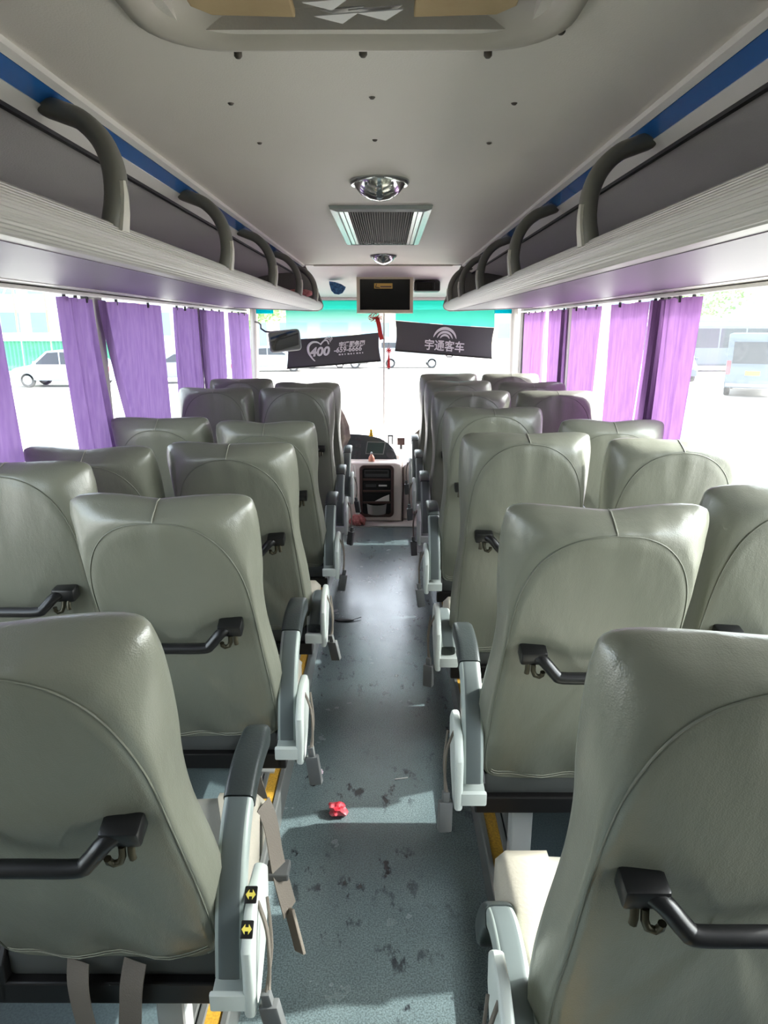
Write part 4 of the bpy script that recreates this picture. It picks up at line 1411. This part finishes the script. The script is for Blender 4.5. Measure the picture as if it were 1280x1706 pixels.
def wheel(parent, x, y, r=.32, w=.2, side=1):
    b_ = MB().lathe([(.62 * r, -w / 2), (.92 * r, -w / 2), (r, -w / 3), (r, w / 3), (.92 * r, w / 2), (.62 * r, w / 2)], 24, (x, y, r), 'y')
    wh = b_.build('wheel', 'tyre', parent, smooth=40)
    MB().lathe([(.62 * r, -w / 2 + .01), (.5 * r, -w / 2 + .03), (.15 * r, -w / 2 + .0), (.001, -w / 2)], 20, (x, y, r), 'y').build('rim', 'rim', wh, smooth=40)
    MB().lathe([(.62 * r, w / 2 - .01), (.5 * r, w / 2 - .03), (.15 * r, w / 2), (.001, w / 2)], 20, (x, y, r), 'y').build('rim', 'rim', wh, smooth=40)


def car(loc, rz, paint, label, van=False, L=4.4, W=1.75, H=1.48):
    """front towards -x in its own frame; side towards -y"""
    t = thing('van' if van else 'car', loc, label, 'van' if van else 'car', 'vehicles parked outside the bus', rz)
    h = L / 2
    if van:
        body = [(-h, .35), (-h, .75), (-h + .15, 1.0), (-h + .75, 1.25), (-h + 1.25, H - .12), (-h + 1.5, H), (h - .12, H), (h, H - .15), (h, .35)]
        wins = [[(-h + .88, 1.28), (-h + 1.30, H - .34), (-h + 1.85, H - .34), (-h + 1.85, 1.28)],
                [(-h + 1.95, 1.28), (-h + 1.95, H - .34), (h - 1.45, H - .34), (h - 1.45, 1.28)],
                [(h - 1.35, 1.28), (h - 1.35, H - .34), (h - .22, H - .34), (h - .22, 1.28)]]
    else:
        body = [(-h, .30), (-h - .02, .62), (-h + .25, .82), (-h + 1.0, .98), (-h + 1.75, H - .06), (-h + 2.3, H), (h - 1.1, H - .03), (h - .35, 1.02), (h, .92), (h + .02, .45), (h - .05, .30)]
        wins = [[(-h + 1.22, 1.0), (-h + 1.83, H - .12), (-h + 2.3, H - .10), (-h + 2.3, 1.0)],
                [(-h + 2.36, 1.0), (-h + 2.36, H - .10), (h - 1.15, H - .13), (h - .62, 1.02)]]
    MB().poly(body, 'y', -W / 2, W / 2, .07, 3).build('body', 'car' + paint if 'car' + paint in M else paint, t, smooth=40)
    for wq in wins:
        for s in (-1, 1):
            MB().poly(wq, 'y', s * (W / 2 + .004), s * (W / 2 - .02)).build('side_window', 'carglass', t)
    if van:
        MB().box(h - .01, h + .012, -W / 2 + .2, W / 2 - .2, 1.25, H - .3, .01).build('rear_window', 'carglass', t)
        MB().box(h, h + .015, -.25, .25, .82, .98).build('number_plate', 'plateyellow', t)
        MB().box(h, h + .06, -W / 2 + .05, W / 2 - .05, .38, .52, .02).build('rear_bumper', 'carsilver', t)
        wp = [(-h + .78, 1.27), (-h + 1.24, H - .16)]
    else:
        wp = [(-h + 1.08, 1.0), (-h + 1.72, H - .08)]
        MB().poly([(h - .95, H - .07), (h - .42, 1.06), (h - .40, 1.06), (h - .93, H - .07)], 'y', -W / 2 + .18, W / 2 - .18).build('rear_window', 'carglass', t)
    (xa, za), (xb, zb) = wp
    MB().poly([(xa - .03, za), (xb - .03, zb), (xb, zb), (xa, za)], 'y', -W / 2 + .15, W / 2 - .15).build('windscreen', 'carglass', t)
    for s in (-1, 1):
        y = s * (W / 2 - .16)
        MB().box(h - .10, h + .03, min(y, y + s * .14), max(y, y + s * .14), .70 if not van else .85, .90 if not van else 1.35, .02).build('tail_light', 'tail', t)
        MB().box(-h - .03, -h + .12, min(y, y + s * .14), max(y, y + s * .14), .58, .72, .02).build('head_light', 'rim', t)
        ys_ = s * (W / 2 - .10)
        wheel(t, -h + .82, ys_); wheel(t, h - .80, ys_)
        MB().box(xa + .12, xa + .22, min(s * (W / 2), s * (W / 2 + .16)), max(s * (W / 2), s * (W / 2 + .16)), 1.0, 1.14, .02).build('wing_mirror', 'car' + paint if 'car' + paint in M else paint, t)
    return t


car((-14.4, 31.6, GZ), 0, 'white', 'white hatchback parked side-on seen through the left window', H=1.62)
car((-9.6, 33.6, GZ), R(8), 'silver', 'silver car parked just behind the white hatchback on the left')
car((14.9, 28.6, GZ), R(-118), 'pale', 'white high-roof van parked outside the right window, rear towards the bus', True, 5.0, 1.85, 2.35)
car((14.6, 36.0, GZ), R(75), 'pale', 'white sedan parked beside the white van on the right')
car((1.6, 46.5, GZ), R(180), 'white', 'white van parked ahead seen under the gap of the roller shades', True, 4.3, 1.7, 1.95)
car((-7.0, 42.6, GZ), R(186), 'silver', 'silver car parked ahead below the left roller shade')
car((-3.4, 46.0, GZ), R(180), 'dark', 'dark car parked ahead behind the left roller shade')
car((20.5, 52.0, GZ), R(190), 'silver', 'silver car parked far ahead on the right')


def coach(loc, rz, m, label, L=10.5, H=3.1):
    t = thing('coach', loc, label, 'bus', 'buses parked outside', rz)
    b_ = MB().box(-L / 2, L / 2, -1.2, 1.2, .35, H, .18, 3)
    b_.build('body', 'carpale', t, smooth=40)
    MB().box(-L / 2 - .01, L / 2 + .01, -1.215, 1.215, H - .45, H - .28, .02).build('roof_stripe', m, t)
    for k in range(6):
        x = -L / 2 + .5 + k * 1.6
        for s in (-1, 1):
            MB().box(x, x + 1.5, min(s * 1.19, s * 1.21), max(s * 1.19, s * 1.21), 1.4, H - .6, .005).build('side_window', 'carglass', t)
    MB().box(-L / 2 - .012, -L / 2 + .05, -1.05, 1.05, 1.2, H - .5, .01).build('windscreen', 'carglass', t)
    for x in (-L / 2 + 2, L / 2 - 2.2):
        for s in (-1, 1):
            wheel(t, x, s * 1.05, .48, .28)
    return t


coach((21.0, 43.0, GZ), R(4), 'busyellow', 'white coach with yellow roof stripe parked behind the van on the right')
coach((33.0, 40.0, GZ), R(-2), 'busyellow', 'second white coach with yellow stripe farther right')

# fence and buildings on the left
fe = thing('site_fence', (-16.0, 36.0, GZ), 'green corrugated site fence with white coping behind the white hatchback', 'fence')
p0 = None
for k in range(11):
    if p0 is None:
        b = MB()
        rr_ = []
        for z in (0, 1.9):
            rr_.append([(x * .05, .03 * (1 if (x // 2) % 2 else -1), z) for x in range(0, 30)])
        b.loft(rr_, closed_ring=False)
        p0 = b.build('panel', 'fence', fe)
        p0.location = (-13 + k * 1.5, 0, 0)
    else:
        inst(p0, fe, loc=(-13 + k * 1.5, 0, 0))
MB().box(-13, 3.5, -.12, .12, 1.9, 2.3).build('coping', 'fencetop', fe)
bd = thing('building', (-24, 52, GZ), 'pale blue building wrapped in scaffolding beyond the fence on the left', 'building')
MB().box(-9, 9, 0, 8, 0, 14).build('wall', 'bldg', bd)
w0 = None
for i in range(8):
    for j in range(4):
        lc = (-7.8 + i * 2.2, -.03, 2.8 + j * 2.9)
        if w0 is None:
            w0 = MB().box(-.65, .65, -.05, .05, -.8, .8).build('window', 'bwin', bd)
            w0.location = lc
        else:
            inst(w0, bd, loc=lc)
sf = thing('scaffolding', (-24, 50.6, GZ), 'red and white tube scaffolding standing before the pale blue building', 'scaffolding')
p0 = h0 = d0 = None
for i in range(9):
    if p0 is None:
        p0 = MB().tube([(0, 0, 0), (0, 0, 13)], .07, 6).build('upright', 'scaff', sf)
        p0.location = (-8.8 + i * 2.2, 0, 0)
    else:
        inst(p0, sf, loc=(-8.8 + i * 2.2, 0, 0))
for j in range(6):
    if h0 is None:
        h0 = MB().tube([(-9, 0, 0), (9, 0, 0)], .06, 6).build('ledger', 'scaffw', sf)
        h0.location = (0, 0, 1.8 + j * 2)
    else:
        inst(h0, sf, loc=(0, 0, 1.8 + j * 2))
for i in range(8):
    if d0 is None:
        d0 = MB().tube([(-1.1, 0, 0), (1.1, 0, 4)], .06, 6).build('brace', 'scaffw', sf)
        d0.location = (-7.7 + i * 2.2, -.1, 2)
    else:
        inst(d0, sf, loc=(-7.7 + i * 2.2, -.1, 2 + 4 * (i % 2)))
bd2 = thing('building', (30, 78, GZ), 'long cream building far behind the coaches on the right', 'building')
MB().box(-22, 22, 0, 8, 0, 7).build('wall', 'bldg2', bd2)
MB().box(-22.4, 22.4, -.5, 8.4, 7, 7.5).build('roof_slab', 'fencetop', bd2)
w0 = None
for i in range(14):
    for j in range(2):
        lc = (-20 + i * 3.05, -.03, 2.2 + j * 3)
        if w0 is None:
            w0 = MB().box(-.9, .9, -.05, .05, -.8, .8).build('window', 'bwin', bd2)
            w0.location = lc
        else:
            inst(w0, bd2, loc=lc)
bd3 = thing('building', (-2, 70, GZ), 'low cream shed straight ahead behind the parked cars', 'building')
MB().box(-14, 12, 0, 7, 0, 4.2).build('wall', 'bldg2', bd3)
MB().box(-14.4, 12.4, -.6, 7.4, 4.2, 4.6).build('roof_slab', 'fencetop', bd3)
for k in range(6):
    MB().box(-12.5 + k * 4, -9.8 + k * 4, -.06, .06, 0, 3.0).build('roller_door', 'bwin', bd3)


def tree(loc, h, r, label, seed):
    t = thing('tree', loc, label, 'tree', 'trees around the parking lot')
    MB().tube(cr([(0, 0, 0), (.06, .03, h * .3), (-.04, .05, h * .6), (0, 0, h * .85)], 4), [.2 - .008 * k for k in range(13)], 8).build('trunk', 'bark', t, smooth=60)
    rnd = random.Random(seed)
    b_ = MB()
    for k in range(1500):
        # leaf clusters scattered over a lumpy crown
        d_ = Vector((rnd.gauss(0, 1), rnd.gauss(0, 1), rnd.gauss(0, 1))).normalized()
        rad = r * (.55 + .45 * rnd.random() ** .5) * (1 + .35 * noise.noise(d_ * 2 + Vector((seed, 0, 0))))
        c_ = Vector((0, 0, h * .68)) + Vector((d_.x * rad, d_.y * rad, d_.z * rad * .85))
        u_ = Vector((rnd.uniform(-1, 1), rnd.uniform(-1, 1), rnd.uniform(-1, 1))).normalized() * .22
        v_ = u_.orthogonal().normalized() * .14
        q_ = [b_.bm.verts.new(c_ + p_) for p_ in (-u_, v_, u_, -v_)]
        b_.bm.faces.new(q_)
    f_ = b_.build('foliage', 'leaf', t, recalc=False)
    f_['kind'] = 'stuff'
    return t


tree((-11.0, 60, GZ), 7.5, 2.8, 'green leafy tree left of the shed ahead', 3)
tree((27, 62, GZ), 8.5, 3.4, 'green leafy tree above the coaches on the right', 4)
tree((38, 58, GZ), 9.0, 3.6, 'tall green tree far right beyond the coaches', 5)
